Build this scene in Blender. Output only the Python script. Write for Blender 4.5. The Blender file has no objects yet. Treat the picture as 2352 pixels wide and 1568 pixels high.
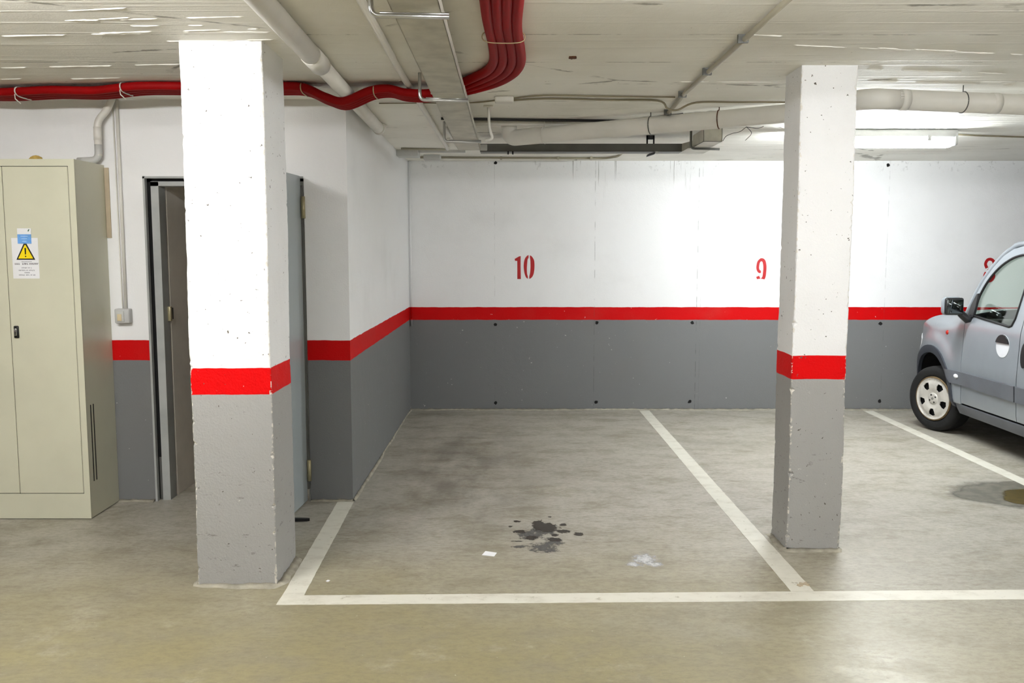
import bpy, bmesh, math, random
from mathutils import Vector, Matrix, noise
from mathutils.geometry import tessellate_polygon
R = math.radians
S = bpy.context.scene
C = S.collection
random.seed(7)

# ------------------------------------------------------------------ camera, world, exposure
cam = bpy.data.objects.new('camera', bpy.data.cameras.new('camera')); C.objects.link(cam)
cam.location = (0, 0, 1.55)
cam.rotation_euler = (R(90) - math.atan(211 / 2050), 0, 0)
cam.data.sensor_width = 36; cam.data.lens = 2050 / 2352 * 36
cam.data.clip_start = 0.02
S.camera = cam
S.view_settings.view_transform = 'Standard'; S.view_settings.look = 'None'
S.view_settings.gamma = 1; S.view_settings.use_curve_mapping = False
S.view_settings.exposure = 0.8
w = bpy.data.worlds.new('world'); S.world = w; w.use_nodes = True
w.node_tree.nodes['Background'].inputs[0].default_value = (0.5, 0.5, 0.5, 1)
w.node_tree.nodes['Background'].inputs[1].default_value = 0.0
S.cycles.max_bounces = 10; S.cycles.diffuse_bounces = 6; S.cycles.glossy_bounces = 5
S.cycles.transparent_max_bounces = 12
# lamps: (x, y, emission strength, colour) of the ceiling lights; the first is in view, the fourth to sixth are added fill
LAMPS = [(2.61, 6.62, 97, (0.92, 0.97, 1.0)), (-2.05, 2.65, 76, (1.0, 0.995, 0.985)),
         (2.25, 2.55, 40, (0.99, 0.995, 1.0)), (0.72, 2.62, 26, (0.99, 0.995, 1.0)), (-1.2, -1.0, 60, (0.99, 0.995, 1.0)),
         (2.4, -2.4, 42, (0.98, 0.99, 1.0)), (7.0, 3.0, 26, (0.93, 0.97, 1.0))]

def cz(y):                       # underside of the gently sloping ceiling slab
    return 2.455 - (y - 4) * 0.0153

# ------------------------------------------------------------------ materials
def srgb(r, g, b):
    f = lambda c: (c / 255 / 12.92) if c / 255 <= 0.04045 else ((c / 255 + 0.055) / 1.055) ** 2.4
    return (f(r), f(g), f(b), 1)

class NT:
    def __init__(s, name):
        s.m = bpy.data.materials.new(name); s.m.use_nodes = True
        s.t = s.m.node_tree; s.b = s.t.nodes['Principled BSDF']; s._pos = None
    def n(s, typ, **kw):
        nd = s.t.nodes.new(typ)
        for k, v in kw.items():
            if k.startswith('i_'):
                nd.inputs[int(k[2:]) if k[2:].isdigit() else k[2:].replace('_', ' ')].default_value = v
            else: setattr(nd, k, v)
        return nd
    def l(s, a, b): s.t.links.new(a, b)
    def pos(s):
        if s._pos is None: s._pos = s.n('ShaderNodeNewGeometry').outputs['Position']
        return s._pos
    def obj(s): return s.n('ShaderNodeTexCoord').outputs['Object']
    def sep(s, v):
        n = s.n('ShaderNodeSeparateXYZ'); s.l(v, n.inputs[0]); return n.outputs
    def math(s, op, a, b=None, c=None, clamp=False):
        n = s.n('ShaderNodeMath', operation=op, use_clamp=clamp)
        for i, v in enumerate((a, b, c)):
            if v is None: continue
            if isinstance(v, (int, float)): n.inputs[i].default_value = v
            else: s.l(v, n.inputs[i])
        return n.outputs[0]
    def mapping(s, v, scale=(1, 1, 1), loc=(0, 0, 0), rot=(0, 0, 0)):
        n = s.n('ShaderNodeMapping'); s.l(v, n.inputs[0])
        n.inputs['Scale'].default_value = scale; n.inputs['Location'].default_value = loc; n.inputs['Rotation'].default_value = rot
        return n.outputs[0]
    def noise(s, v, scale, detail=4, rough=0.55, dist=0.0):
        n = s.n('ShaderNodeTexNoise'); s.l(v, n.inputs['Vector'])
        n.inputs['Scale'].default_value = scale; n.inputs['Detail'].default_value = detail
        n.inputs['Roughness'].default_value = rough; n.inputs['Distortion'].default_value = dist
        return n.outputs['Fac']
    def voro(s, v, scale, feature='F1'):
        n = s.n('ShaderNodeTexVoronoi', feature=feature); s.l(v, n.inputs['Vector']); n.inputs['Scale'].default_value = scale
        return n.outputs['Distance']
    def ramp(s, f, a, b, lo=0.0, hi=1.0, smooth=True):
        n = s.n('ShaderNodeMapRange', interpolation_type='SMOOTHSTEP' if smooth else 'LINEAR')
        s.l(f, n.inputs[0]); n.inputs[1].default_value = a; n.inputs[2].default_value = b
        n.inputs[3].default_value = lo; n.inputs[4].default_value = hi
        return n.outputs[0]
    def mix(s, f, a, b, blend='MIX'):
        n = s.n('ShaderNodeMix', data_type='RGBA', blend_type=blend)
        for sock, v in ((n.inputs[0], f), (n.inputs[6], a), (n.inputs[7], b)):
            if isinstance(v, (int, float)): sock.default_value = v
            elif isinstance(v, tuple): sock.default_value = v
            else: s.l(v, sock)
        return n.outputs[2]
    def bump(s, h, strength=0.3, dist=0.01, prev=None):
        n = s.n('ShaderNodeBump'); n.inputs['Strength'].default_value = strength; n.inputs['Distance'].default_value = dist
        s.l(h, n.inputs['Height'])
        if prev is not None: s.l(prev, n.inputs['Normal'])
        return n.outputs[0]
    def out(s, col=None, rough=None, normal=None, metal=None, **kw):
        for nm, v in (('Base Color', col), ('Roughness', rough), ('Metallic', metal)):
            if v is None: continue
            if isinstance(v, (int, float, tuple)): s.b.inputs[nm].default_value = v
            else: s.l(v, s.b.inputs[nm])
        if normal is not None: s.l(normal, s.b.inputs['Normal'])
        for k, v in kw.items(): s.b.inputs[k.replace('_', ' ')].default_value = v
        return s.m

WHITE = srgb(236, 236, 236); GREY = srgb(117, 118, 118); RED = srgb(214, 0, 2)
def flat(name, col, rough=0.5, metal=0.0, var=0.06, scale=6, bump=0.0, bscale=60, **kw):
    t = NT(name)
    nz = t.noise(t.pos(), scale, 5)
    c2 = tuple(min(1, c * (1 - 2.2 * var)) for c in col[:3]) + (1,)
    col_ = t.mix(t.ramp(nz, 0.3, 0.75), col, c2)
    nrm = t.bump(t.noise(t.pos(), bscale, 4), bump, 0.004) if bump else None
    return t.out(col_, rough, nrm, metal, **kw)

def paint(name, top, bot, pits=0.0, stains=False, rough=0.55, bump=0.25, grey=None, edge=0.0, red=None):
    """white over a red band over grey, hand painted; the bands follow height"""
    t = NT(name); p = t.pos(); x, y, z = t.sep(p)
    wob = t.noise(t.mapping(p, (1, 1, 0.2)), 7, 3)
    zz = t.math('ADD', z, t.math('MULTIPLY', t.math('SUBTRACT', wob, 0.5), 0.012))
    m1 = t.ramp(zz, bot - 0.0015, bot + 0.0015); m2 = t.ramp(zz, top - 0.0015, top + 0.0015)
    c = t.mix(m2, t.mix(m1, grey or GREY, red or RED), WHITE)
    dirt = t.noise(p, 1.7, 6, 0.6)
    c = t.mix(t.ramp(dirt, 0.45, 0.8, 0, 0.10), c, srgb(120, 112, 98))
    chips = t.math('MULTIPLY', t.ramp(t.noise(p, 38, 3), 0.735, 0.76), t.math('SUBTRACT', 1.0, m2))
    c = t.mix(t.math('MULTIPLY', chips, 0.6), c, srgb(215, 212, 205))
    if pits:
        pt = t.math('MULTIPLY', t.ramp(t.noise(t.mapping(p, (1, 1, 1), (3, 1, 7)), 42, 3, 0.6), 0.69, 0.72), pits)
        c = t.mix(pt, c, srgb(95, 90, 82))
        low = t.ramp(z, 0.3, 0.75, 1, 0)
        mid = t.math('MULTIPLY', low, t.ramp(t.noise(t.mapping(p, (1, 1, 2.5), (5, 5, 5)), 14, 5, 0.7), 0.60, 0.69))
        c = t.mix(t.math('MULTIPLY', mid, 0.6 * pits), c, srgb(88, 84, 78))
    if stains:
        for cx, hw, zlo in ((0.62, 0.07, 2.17), (0.86, 0.06, 1.98), (1.01, 0.07, 2.15), (1.53, 0.05, 2.02), (1.66, 0.09, 1.96)):
            mk = t.math('MULTIPLY', t.ramp(t.math('ABSOLUTE', t.math('SUBTRACT', x, cx)), hw, hw * 0.6),
                        t.ramp(z, zlo, 2.36))
            st = t.ramp(t.noise(t.mapping(p, (70, 1, 1.6), (cx, 0, 0)), 1.0, 4, 0.7), 0.56, 0.66)
            c = t.mix(t.math('MULTIPLY', t.math('MULTIPLY', mk, st), 0.75), c, srgb(112, 108, 100))
        for sx, amp in ((-0.165, 0.14), (0.792, 0.30), (1.775, 0.40), (1.81, 0.16), (3.58, 0.2)):
            ln = t.ramp(t.math('ABSOLUTE', t.math('SUBTRACT', t.math('ADD', x, t.math('MULTIPLY', t.noise(p, 5, 3), 0.006)), sx + 0.003)), 0.005, 0.002)
            br = t.ramp(t.noise(t.mapping(p, (1, 1, 3)), 4, 5), 0.42, 0.6)
            c = t.mix(t.math('MULTIPLY', t.math('MULTIPLY', ln, br), amp), c, srgb(70, 68, 64))
        up = t.math('MULTIPLY', t.ramp(z, 2.22, 2.37), t.ramp(t.noise(t.mapping(p, (1, 1, 0.8)), 20, 5, 0.7), 0.58, 0.7))
        c = t.mix(t.math('MULTIPLY', up, 0.35), c, srgb(120, 118, 112))
    if edge:
        c = t.mix(t.ramp(t.noise(t.mapping(p, (1, 1, 1.4)), 26, 5, 0.7), 0.50, 0.58, 0, edge), c, srgb(222, 217, 206))
    h = t.math('ADD', t.noise(p, 110, 4, 0.6), t.math('MULTIPLY', t.noise(p, 9, 4), 2.0))
    nr = t.bump(h, bump, 0.006)
    return t.out(c, rough, nr, Specular_IOR_Level=0.14)

M = {}
WR = srgb(192, 0, 2)
M['wall'] = paint('wall_paint', 1.002, 0.879, red=WR)
M['wall_stained'] = paint('wall_paint_stained', 1.000, 0.877, stains=True, red=WR)
PG = srgb(160, 159, 156)
M['pillar'] = paint('pillar_paint', 1.018, 0.897, pits=1.0, bump=0.45, grey=PG)
M['pillar_edge'] = paint('pillar_edge_paint', 1.018, 0.897, bump=0.6, grey=PG, edge=0.8)

def floor_mat():
    t = NT('floor_concrete'); p = t.pos(); x, y, z = t.sep(p)
    big = t.noise(t.mapping(p, (0.7, 1.0, 1)), 0.8, 6, 0.62, 0.2)
    mid = t.noise(t.mapping(p, (0.9, 1.5, 1), (4, 2, 0)), 3.0, 10, 0.74, 0.15)
    fine = t.noise(t.mapping(p, (1, 1.8, 1)), 24, 9, 0.8)
    olive = t.ramp(t.math('ADD', y, t.math('MULTIPLY', t.math('SUBTRACT', big, 0.5), 3.0)), 3.2, 5.2, 1, 0)
    olive = t.math('MULTIPLY', olive, t.ramp(x, 3.0, 0.2, 0.35, 1))
    base = t.mix(olive, srgb(172, 168, 157), srgb(140, 131, 98))
    c = t.mix(t.ramp(mid, 0.44, 0.66, 0, 0.72), base, srgb(136, 129, 110))
    c = t.mix(t.ramp(big, 0.50, 0.72, 0, 0.45), c, srgb(122, 117, 102))
    c = t.mix(t.ramp(t.noise(t.mapping(p, (1, 1, 1), (9, 3, 0)), 2.0, 9, 0.72, 0.1), 0.54, 0.72, 0, 0.34), c, srgb(198, 193, 176))
    c = t.mix(t.ramp(fine, 0.42, 0.64, 0, 0.52), c, srgb(112, 104, 84))
    # tyre dirt in the left half of bay ten
    d1 = t.math('MULTIPLY', t.ramp(t.math('ABSOLUTE', t.math('SUBTRACT', x, -0.38)), 0.75, 0.1), t.ramp(t.math('ABSOLUTE', t.math('SUBTRACT', y, 6.3)), 2.2, 0.6))
    d1 = t.math('MULTIPLY', d1, t.ramp(t.noise(t.mapping(p, (1.4, 0.6, 1)), 2.4, 7, 0.65), 0.36, 0.66))
    c = t.mix(t.math('MULTIPLY', d1, 0.62), c, srgb(84, 79, 66))
    c = t.mix(t.ramp(t.noise(p, 60, 2), 0.74, 0.77, 0, 0.5), c, srgb(214, 211, 196))
    c = t.mix(t.ramp(t.noise(t.mapping(p, (1, 1, 1), (2, 8, 0)), 45, 2), 0.745, 0.775, 0, 0.6), c, srgb(70, 64, 52))
    ro = t.ramp(mid, 0.3, 0.75, 0.30, 0.52)
    nr = t.bump(t.math('ADD', t.noise(p, 5, 6), t.math('MULTIPLY', fine, 0.25)), 0.12, 0.01)
    return t.out(c, ro, nr)
M['floor'] = floor_mat()

def ceil_mat():
    t = NT('ceiling_gloss_paint'); p = t.pos(); x, y, z = t.sep(p)
    c = t.mix(t.ramp(t.noise(p, 1.1, 6), 0.35, 0.75), srgb(243, 241, 233), srgb(226, 223, 213))
    # board marks: seams running along x
    wv = t.noise(t.mapping(p, (0.25, 1, 1)), 3, 3)
    yy = t.math('ADD', y, t.math('MULTIPLY', t.math('SUBTRACT', wv, 0.5), 0.03))
    fr = t.math('ABSOLUTE', t.math('SUBTRACT', t.math('FRACT', t.math('MULTIPLY', yy, 1 / 0.52)), 0.5))
    seam = t.ramp(fr, 0.012, 0.004)
    broken = t.ramp(t.noise(t.mapping(p, (3.0, 8, 1)), 2, 5, 0.7), 0.50, 0.60)
    c = t.mix(t.math('MULTIPLY', t.math('MULTIPLY', seam, broken), 0.75), c, srgb(90, 84, 70))
    crk = t.voro(t.mapping(p, (0.45, 0.9, 1)), 0.9, 'DISTANCE_TO_EDGE')
    ck = t.math('MULTIPLY', t.ramp(t.math('ADD', crk, t.math('MULTIPLY', t.math('SUBTRACT', t.noise(p, 9, 5), 0.5), 0.05)), 0.007, 0.002),
                t.ramp(t.noise(p, 2.3, 4), 0.50, 0.58))
    c = t.mix(t.math('MULTIPLY', ck, 0.65), c, srgb(100, 94, 80))
    spots = t.ramp(t.noise(p, 26, 3), 0.74, 0.77, 0, 0.5)
    c = t.mix(spots, c, srgb(110, 100, 84))
    f2 = t.math('ABSOLUTE', t.math('SUBTRACT', t.math('FRACT', t.math('MULTIPLY', t.math('ADD', y, t.math('MULTIPLY', t.math('SUBTRACT', wv, 0.5), 0.05)), 1 / 0.165)), 0.5))
    bead = t.ramp(f2, 0.075, 0.0)
    edge = t.math('MAXIMUM', t.ramp(x, -0.75, -1.3), t.ramp(x, 1.15, 1.7))
    bead = t.math('MULTIPLY', bead, t.math('MULTIPLY', t.ramp(t.noise(t.mapping(p, (0.8, 5.0, 1), (3, 0, 0)), 1.5, 6, 0.65), 0.47, 0.60), t.math('ADD', t.math('MULTIPLY', edge, 0.85), 0.15)))
    ridge = t.ramp(t.noise(t.mapping(p, (0.35, 9.0, 1)), 1.6, 4, 0.55), 0.52, 0.72)
    lump = t.noise(p, 16, 6, 0.65)
    h = t.math('ADD', t.math('MULTIPLY', ridge, 0.7), t.math('ADD', t.math('MULTIPLY', lump, 0.45), t.math('MULTIPLY', seam, -0.6)))
    nr = t.bump(h, 0.32, 0.014)
    nr = t.bump(bead, 0.4, 0.02, nr)
    nr = t.bump(t.noise(p, 120, 4), 0.16, 0.004, nr)
    return t.out(c, 0.60, nr, Specular_IOR_Level=0.28)
M['ceiling'] = ceil_mat()

def line_mat():
    t = NT('line_paint'); p = t.pos()
    c = t.mix(t.ramp(t.noise(t.mapping(p, (1, 2, 1)), 6, 7, 0.7), 0.45, 0.72, 0, 0.6), srgb(208, 205, 192), srgb(176, 170, 154))
    wear = t.ramp(t.noise(p, 17, 6, 0.75), 0.60, 0.68, 0, 0.75)
    c = t.mix(wear, c, srgb(150, 143, 122))
    return t.out(c, 0.5, t.bump(t.noise(p, 80, 4), 0.15, 0.003))
M['line'] = line_mat()
M['bead'] = flat('bead_gloss_paint', srgb(243, 241, 233), 0.3, var=0.03, bump=0.3, bscale=60)
M['number'] = flat('number_paint', srgb(176, 2, 10), 0.5, var=0.04)
M['cream'] = flat('cabinet_enamel', srgb(212, 210, 188), 0.32, var=0.03, scale=3, bump=0.05)
M['dark_gap'] = flat('dark_gap', srgb(34, 30, 24), 0.7)
M['chrome'] = flat('chrome', srgb(200, 200, 202), 0.18, 1.0, var=0.02)
M['black'] = flat('black_plastic', srgb(22, 22, 24), 0.4, bump=0.05)
M['matte'] = flat('matte_black', srgb(16, 16, 16), 0.75, bump=0.1)
M['void_black'] = flat('black_void', srgb(6, 6, 6), 0.9)
M['pvc'] = flat('white_pvc', srgb(224, 221, 213), 0.42, var=0.05, scale=5)
M['pvc_grey'] = flat('grey_pvc', srgb(196, 196, 192), 0.4, var=0.05)
M['galv'] = flat('galvanised_steel', srgb(208, 205, 192), 0.5, 0.2, var=0.12, scale=9, bump=0.06)
M['steel_bright'] = flat('bright_steel', srgb(206, 206, 204), 0.28, 0.85, var=0.04)
M['steel_dark'] = flat('dull_steel', srgb(110, 110, 106), 0.5, 0.5, var=0.1)
M['red_pipe'] = flat('red_conduit', srgb(146, 0, 3), 0.6, var=0.05, bump=0.08, bscale=200, Specular_IOR_Level=0.15)
M['wire'] = flat('tie_wire', srgb(196, 180, 140), 0.4, 0.5)
M['cable'] = flat('grey_brown_cable', srgb(142, 132, 108), 0.5)
M['cable_black'] = flat('black_cable', srgb(22, 20, 18), 0.55)
M['conduit_grey'] = flat('grey_conduit', srgb(176, 170, 150), 0.4, 0.2)
M['door'] = flat('door_grey_paint', srgb(158, 166, 168), 0.30, var=0.04, scale=2)
M['frame'] = flat('door_frame_paint', srgb(172, 174, 172), 0.4, var=0.08)
M['closet'] = flat('closet_plaster', srgb(238, 230, 218), 0.7, var=0.04, bump=0.15)
M['brass'] = flat('worn_brass', srgb(186, 176, 140), 0.4, 0.6, var=0.15)
M['paper'] = flat('white_paper', srgb(236, 236, 238), 0.6, var=0.02)
M['ink'] = flat('grey_ink', srgb(112, 112, 120), 0.6, var=0.02)
M['ink_dark'] = flat('dark_ink', srgb(54, 52, 60), 0.6, var=0.02)
M['sign_yellow'] = flat('sign_yellow', srgb(250, 222, 6), 0.45, var=0.02)
M['sign_black'] = flat('sign_black', srgb(22, 20, 16), 0.5, var=0.02)
M['sign_blue'] = flat('sign_blue', srgb(112, 170, 236), 0.5, var=0.08, scale=60)
M['sign_green'] = flat('sign_green', srgb(40, 100, 70), 0.5)
M['switch'] = flat('switch_grey', srgb(196, 196, 194), 0.45)
M['switch_rocker'] = flat('switch_rocker', srgb(222, 204, 164), 0.4)
M['foam'] = flat('yellow_foam', srgb(206, 176, 96), 0.9, var=0.15, scale=30, bump=0.6)
M['wood'] = flat('beige_strip', srgb(188, 172, 146), 0.6, var=0.1)
M['residue'] = flat('cement_residue', srgb(168, 162, 146), 0.85, var=0.18, scale=16, bump=0.5)
M['hole'] = flat('tie_hole', srgb(14, 13, 12), 0.9)
M['rust'] = flat('rust', srgb(96, 52, 20), 0.8, var=0.2, scale=40)
# car
def car_paint():
    t = NT('silver_car_paint')
    c = t.mix(t.ramp(t.noise(t.pos(), 2.5, 4), 0.3, 0.7), srgb(146, 152, 158), srgb(139, 145, 151))
    return t.out(c, 0.34, None, 0.35, Coat_Weight=0.6, Coat_Roughness=0.12)
M['car'] = car_paint()
M['trim_grey'] = flat('bumper_plastic', srgb(92, 95, 101), 0.55, var=0.08, bump=0.08, bscale=150)
M['flare'] = flat('arch_plastic', srgb(50, 54, 62), 0.5, var=0.1)
M['tyre'] = flat('tyre_rubber', srgb(10, 10, 10), 0.85, bump=0.2)
M['cap'] = flat('wheel_cover_plastic', srgb(196, 192, 184), 0.42, 0.1, var=0.08, scale=12)
M['cap_lip'] = flat('rusty_rim', srgb(120, 100, 70), 0.6, 0.4, var=0.2, scale=30)
M['seat'] = flat('seat_fabric', srgb(60, 62, 66), 0.9, bump=0.2)
M['lens_red'] = flat('repeater_lens', srgb(170, 30, 20), 0.2)
M['lens'] = flat('lamp_lens', srgb(225, 225, 225), 0.1)
M['bowl'] = flat('handle_bowl', srgb(222, 224, 228), 0.3, 0.2)
M['dash'] = flat('dashboard', srgb(50, 52, 54), 0.7)
def glass(name, tint, ior):
    t = NT(name)
    tr = t.n('ShaderNodeBsdfTransparent'); tr.inputs[0].default_value = tint
    gl = t.n('ShaderNodeBsdfGlossy'); gl.inputs['Roughness'].default_value = 0.015; gl.inputs[0].default_value = (1, 1, 1, 1)
    fr = t.n('ShaderNodeFresnel')
    bf = t.n('ShaderNodeNewGeometry').outputs['Backfacing']
    t.l(t.math('ADD', t.math('MULTIPLY', bf, 1 / ior - ior), ior), fr.inputs[0])   # same reflectance from both sides
    mx = t.n('ShaderNodeMixShader'); t.l(fr.outputs[0], mx.inputs[0]); t.l(tr.outputs[0], mx.inputs[1]); t.l(gl.outputs[0], mx.inputs[2])
    t.l(mx.outputs[0], t.t.nodes['Material Output'].inputs[0])
    return t.m
M['glass'] = glass('car_window_glass', (0.90, 0.955, 0.92, 1), 1.55)
M['mirror'] = flat('mirror_glass', srgb(120, 126, 128), 0.05, 1.0, var=0.02)
def emit(name, col, st):
    t = NT(name); t.b.inputs['Base Color'].default_value = (0.9, 0.9, 0.9, 1)
    t.b.inputs['Emission Color'].default_value = col + (1,); t.b.inputs['Emission Strength'].default_value = st
    return t.m

# ------------------------------------------------------------------ mesh helpers
class MB:
    def __init__(s): s.v = []; s.f = []; s.mi = []; s.sm = []
    def add(s, vs, fs, mi=0, smooth=False):
        o = len(s.v); s.v += [Vector(v) for v in vs]
        for f in fs: s.f.append([i + o for i in f]); s.mi.append(mi); s.sm.append(smooth)
        return s
    def box(s, a, b, mi=0):
        (x0, y0, z0), (x1, y1, z1) = a, b
        return s.add([(x0, y0, z0), (x1, y0, z0), (x1, y1, z0), (x0, y1, z0), (x0, y0, z1), (x1, y0, z1), (x1, y1, z1), (x0, y1, z1)],
                     [(3, 2, 1, 0), (4, 5, 6, 7), (0, 1, 5, 4), (1, 2, 6, 5), (2, 3, 7, 6), (3, 0, 4, 7)], mi)
    def rbox(s, a, b, r, mi=0, seg=3, smooth=True):
        bm = bmesh.new(); t = MB().box(a, b)
        vs = [bm.verts.new(v) for v in t.v]
        for f in t.f: bm.faces.new([vs[i] for i in f])
        bmesh.ops.bevel(bm, geom=bm.edges[:], offset=r, segments=seg, affect='EDGES', profile=0.5)
        bm.verts.index_update()
        s.add([v.co.copy() for v in bm.verts], [[v.index for v in f.verts] for f in bm.faces], mi, smooth); bm.free(); return s
    def tube(s, pts, r, n=12, mi=0, cap=True, smooth=True):
        pts = [Vector(p) for p in pts]; rs = r if isinstance(r, (list, tuple)) else [r] * len(pts)
        t0 = (pts[1] - pts[0]).normalized()
        u = t0.cross(Vector((0, 0, 1)) if abs(t0.z) < 0.9 else Vector((0, 1, 0))).normalized()
        vs = []; prev = t0
        for i, p in enumerate(pts):
            a = (pts[min(i + 1, len(pts) - 1)] - pts[max(i - 1, 0)]).normalized()
            ax = prev.cross(a)
            if ax.length > 1e-6: u = Matrix.Rotation(prev.angle(a), 3, ax.normalized()) @ u
            prev = a; u = (u - a * u.dot(a)).normalized(); w_ = a.cross(u)
            for k in range(n):
                th = 2 * math.pi * k / n
                vs.append(p + (u * math.cos(th) + w_ * math.sin(th)) * rs[i])
        fs = []
        for i in range(len(pts) - 1):
            for k in range(n):
                fs.append((i * n + k, i * n + (k + 1) % n, (i + 1) * n + (k + 1) % n, (i + 1) * n + k))
        o = len(s.v); s.add(vs, fs, mi, smooth)
        if cap:
            s.f.append([o + k for k in range(n)][::-1]); s.mi.append(mi); s.sm.append(False)
            e = o + (len(pts) - 1) * n
            s.f.append([e + k for k in range(n)]); s.mi.append(mi); s.sm.append(False)
        return s
    def lathe(s, prof, n=32, M4=None, mi=0, smooth=True):
        """profile of (radius, height) about local z, closed by caps where radius is 0"""
        M4 = M4 or Matrix(); vs = []; fs = []
        for r, h in prof:
            for k in range(n):
                a = 2 * math.pi * k / n; vs.append(M4 @ Vector((r * math.cos(a), r * math.sin(a), h)))
        for i in range(len(prof) - 1):
            for k in range(n): fs.append((i * n + k, i * n + (k + 1) % n, (i + 1) * n + (k + 1) % n, (i + 1) * n + k))
        return s.add(vs, fs, mi, smooth)
    def prism(s, poly, f0, f1, mi=0, holes=(), smooth=False):
        """polygon (list of 2D) with holes, f0/f1 map a 2D point to the two faces"""
        loops = [list(poly)] + [list(h) for h in holes]
        flatp = [p for l in loops for p in l]; N = len(flatp)
        tris = tessellate_polygon([[Vector((p[0], p[1], 0)) for p in l] for l in loops])
        vs = [Vector(f0(*p)) for p in flatp] + [Vector(f1(*p)) for p in flatp]
        fs = [tuple(t) for t in tris] + [tuple(i + N for i in t[::-1]) for t in tris]
        o = 0
        for l in loops:
            n = len(l)
            for i in range(n): fs.append((o + i, o + (i + 1) % n, o + (i + 1) % n + N, o + i + N))
            o += n
        return s.add(vs, fs, mi, smooth)
    def build(s, name, mats, parent=None, **props):
        org = Vector(parent['_o']) if parent is not None and '_o' in parent else Vector((0, 0, 0))
        me = bpy.data.meshes.new(name)
        me.from_pydata([v - org for v in s.v], [], s.f)
        for m in (mats if isinstance(mats, (list, tuple)) else [mats]): me.materials.append(m)
        for p, mi, sm in zip(me.polygons, s.mi, s.sm): p.material_index = mi; p.use_smooth = sm
        bm = bmesh.new(); bm.from_mesh(me); bmesh.ops.recalc_face_normals(bm, faces=bm.faces[:]); bm.to_mesh(me); bm.free()
        o = bpy.data.objects.new(name, me); C.objects.link(o)
        if parent is not None:
            o.parent = parent; o['_o'] = tuple(org)
        for k, v in props.items(): o[k] = v
        return o

def empty(name, loc, label=None, category=None, group=None, **kw):
    o = bpy.data.objects.new(name, None); C.objects.link(o); o.location = loc; o.empty_display_size = 0.1
    o['_o'] = tuple(loc)
    if label: o['label'] = label
    if category: o['category'] = category
    if group: o['group'] = group
    for k, v in kw.items(): o[k] = v
    return o
def thing(o, label, category, group=None):
    o['label'] = label; o['category'] = category
    if group: o['group'] = group
    return o
def struct(o): o['kind'] = 'structure'; return o

def lerp(a, b, t): return a + (b - a) * t
def spline(pts, k=6):
    P = [Vector(p) for p in pts]; out = []
    for i in range(len(P) - 1):
        a = P[max(i - 1, 0)]; b = P[i]; c = P[i + 1]; d = P[min(i + 2, len(P) - 1)]
        for j in range(k):
            t = j / k
            out.append(0.5 * ((2 * b) + (c - a) * t + (2 * a - 5 * b + 4 * c - d) * t * t + (3 * b - a - 3 * c + d) * t ** 3))
    out.append(P[-1]); return out
def spline2(pts, k=6):
    return [(p.x, p.y) for p in spline([(a, b, 0) for a, b in pts], k)]
def fillet(pts, r, k=6):
    """polyline with rounded corners"""
    P = [Vector(p) for p in pts]; out = [P[0]]
    for i in range(1, len(P) - 1):
        a = (P[i - 1] - P[i]); b = (P[i + 1] - P[i]); rr = min(r, a.length * 0.49, b.length * 0.49)
        p0 = P[i] + a.normalized() * rr; p1 = P[i] + b.normalized() * rr
        for j in range(k + 1):
            t = j / k; out.append((1 - t) ** 2 * p0 + 2 * t * (1 - t) * P[i] + t * t * p1)
    out.append(P[-1]); return out

# ------------------------------------------------------------------ the setting
X0, X1, Y0, YB = -6.0, 9.0, -7.0, 8.57
struct(MB().box((X0 - .2, Y0 - .2, -0.2), (X1 + .2, YB + .3, 0)).build('floor', M['floor']))
c_ = MB()
c_.add([(X0 - .2, Y0 - .2, cz(Y0 - .2)), (X1 + .2, Y0 - .2, cz(Y0 - .2)), (X1 + .2, YB + .3, cz(YB + .3)), (X0 - .2, YB + .3, cz(YB + .3)),
        (X0 - .2, Y0 - .2, 3.0), (X1 + .2, Y0 - .2, 3.0), (X1 + .2, YB + .3, 3.0), (X0 - .2, YB + .3, 3.0)],
       [(0, 1, 2, 3), (7, 6, 5, 4), (0, 4, 5, 1), (1, 5, 6, 2), (2, 6, 7, 3), (3, 7, 4, 0)])
struct(c_.build('ceiling', M['ceiling']))
HT = 2.75
wall_back = struct(MB().box((-1.13, YB, 0), (X1, YB + .2, HT)).build('wall_back', M['wall_stained']))
struct(MB().box((-1.13, 5.40, 0), (-0.985, YB, HT)).build('wall_left', M['wall']))
DL, DR, DT = -2.205, -1.245, 1.985           # doorway in the wall beside the pillar
struct(MB().box((X0, 5.40, 0), (DL, 5.55, HT)).box((DR, 5.40, 0), (-1.13, 5.55, HT)).box((DL, 5.40, DT), (DR, 5.55, HT)).build('wall_front', M['wall']))
struct(MB().box((X0 - .2, Y0, 0), (X0, YB, HT)).build('wall_far_left', M['wall']))
struct(MB().box((X0, Y0 - .2, 0), (X1, Y0, HT)).build('wall_rear', M['wall']))
struct(MB().box((X1, Y0, 0), (X1 + .2, YB + .2, HT)).build('wall_right', M['wall']))
struct(MB().box((-2.30, 5.55, 0), (-2.125, 8.4, HT)).build('wall_closet_left', M['closet']))
struct(MB().box((-2.30, 8.4, 0), (-1.13, 8.57, HT)).build('wall_closet_back', M['closet']))

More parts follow.
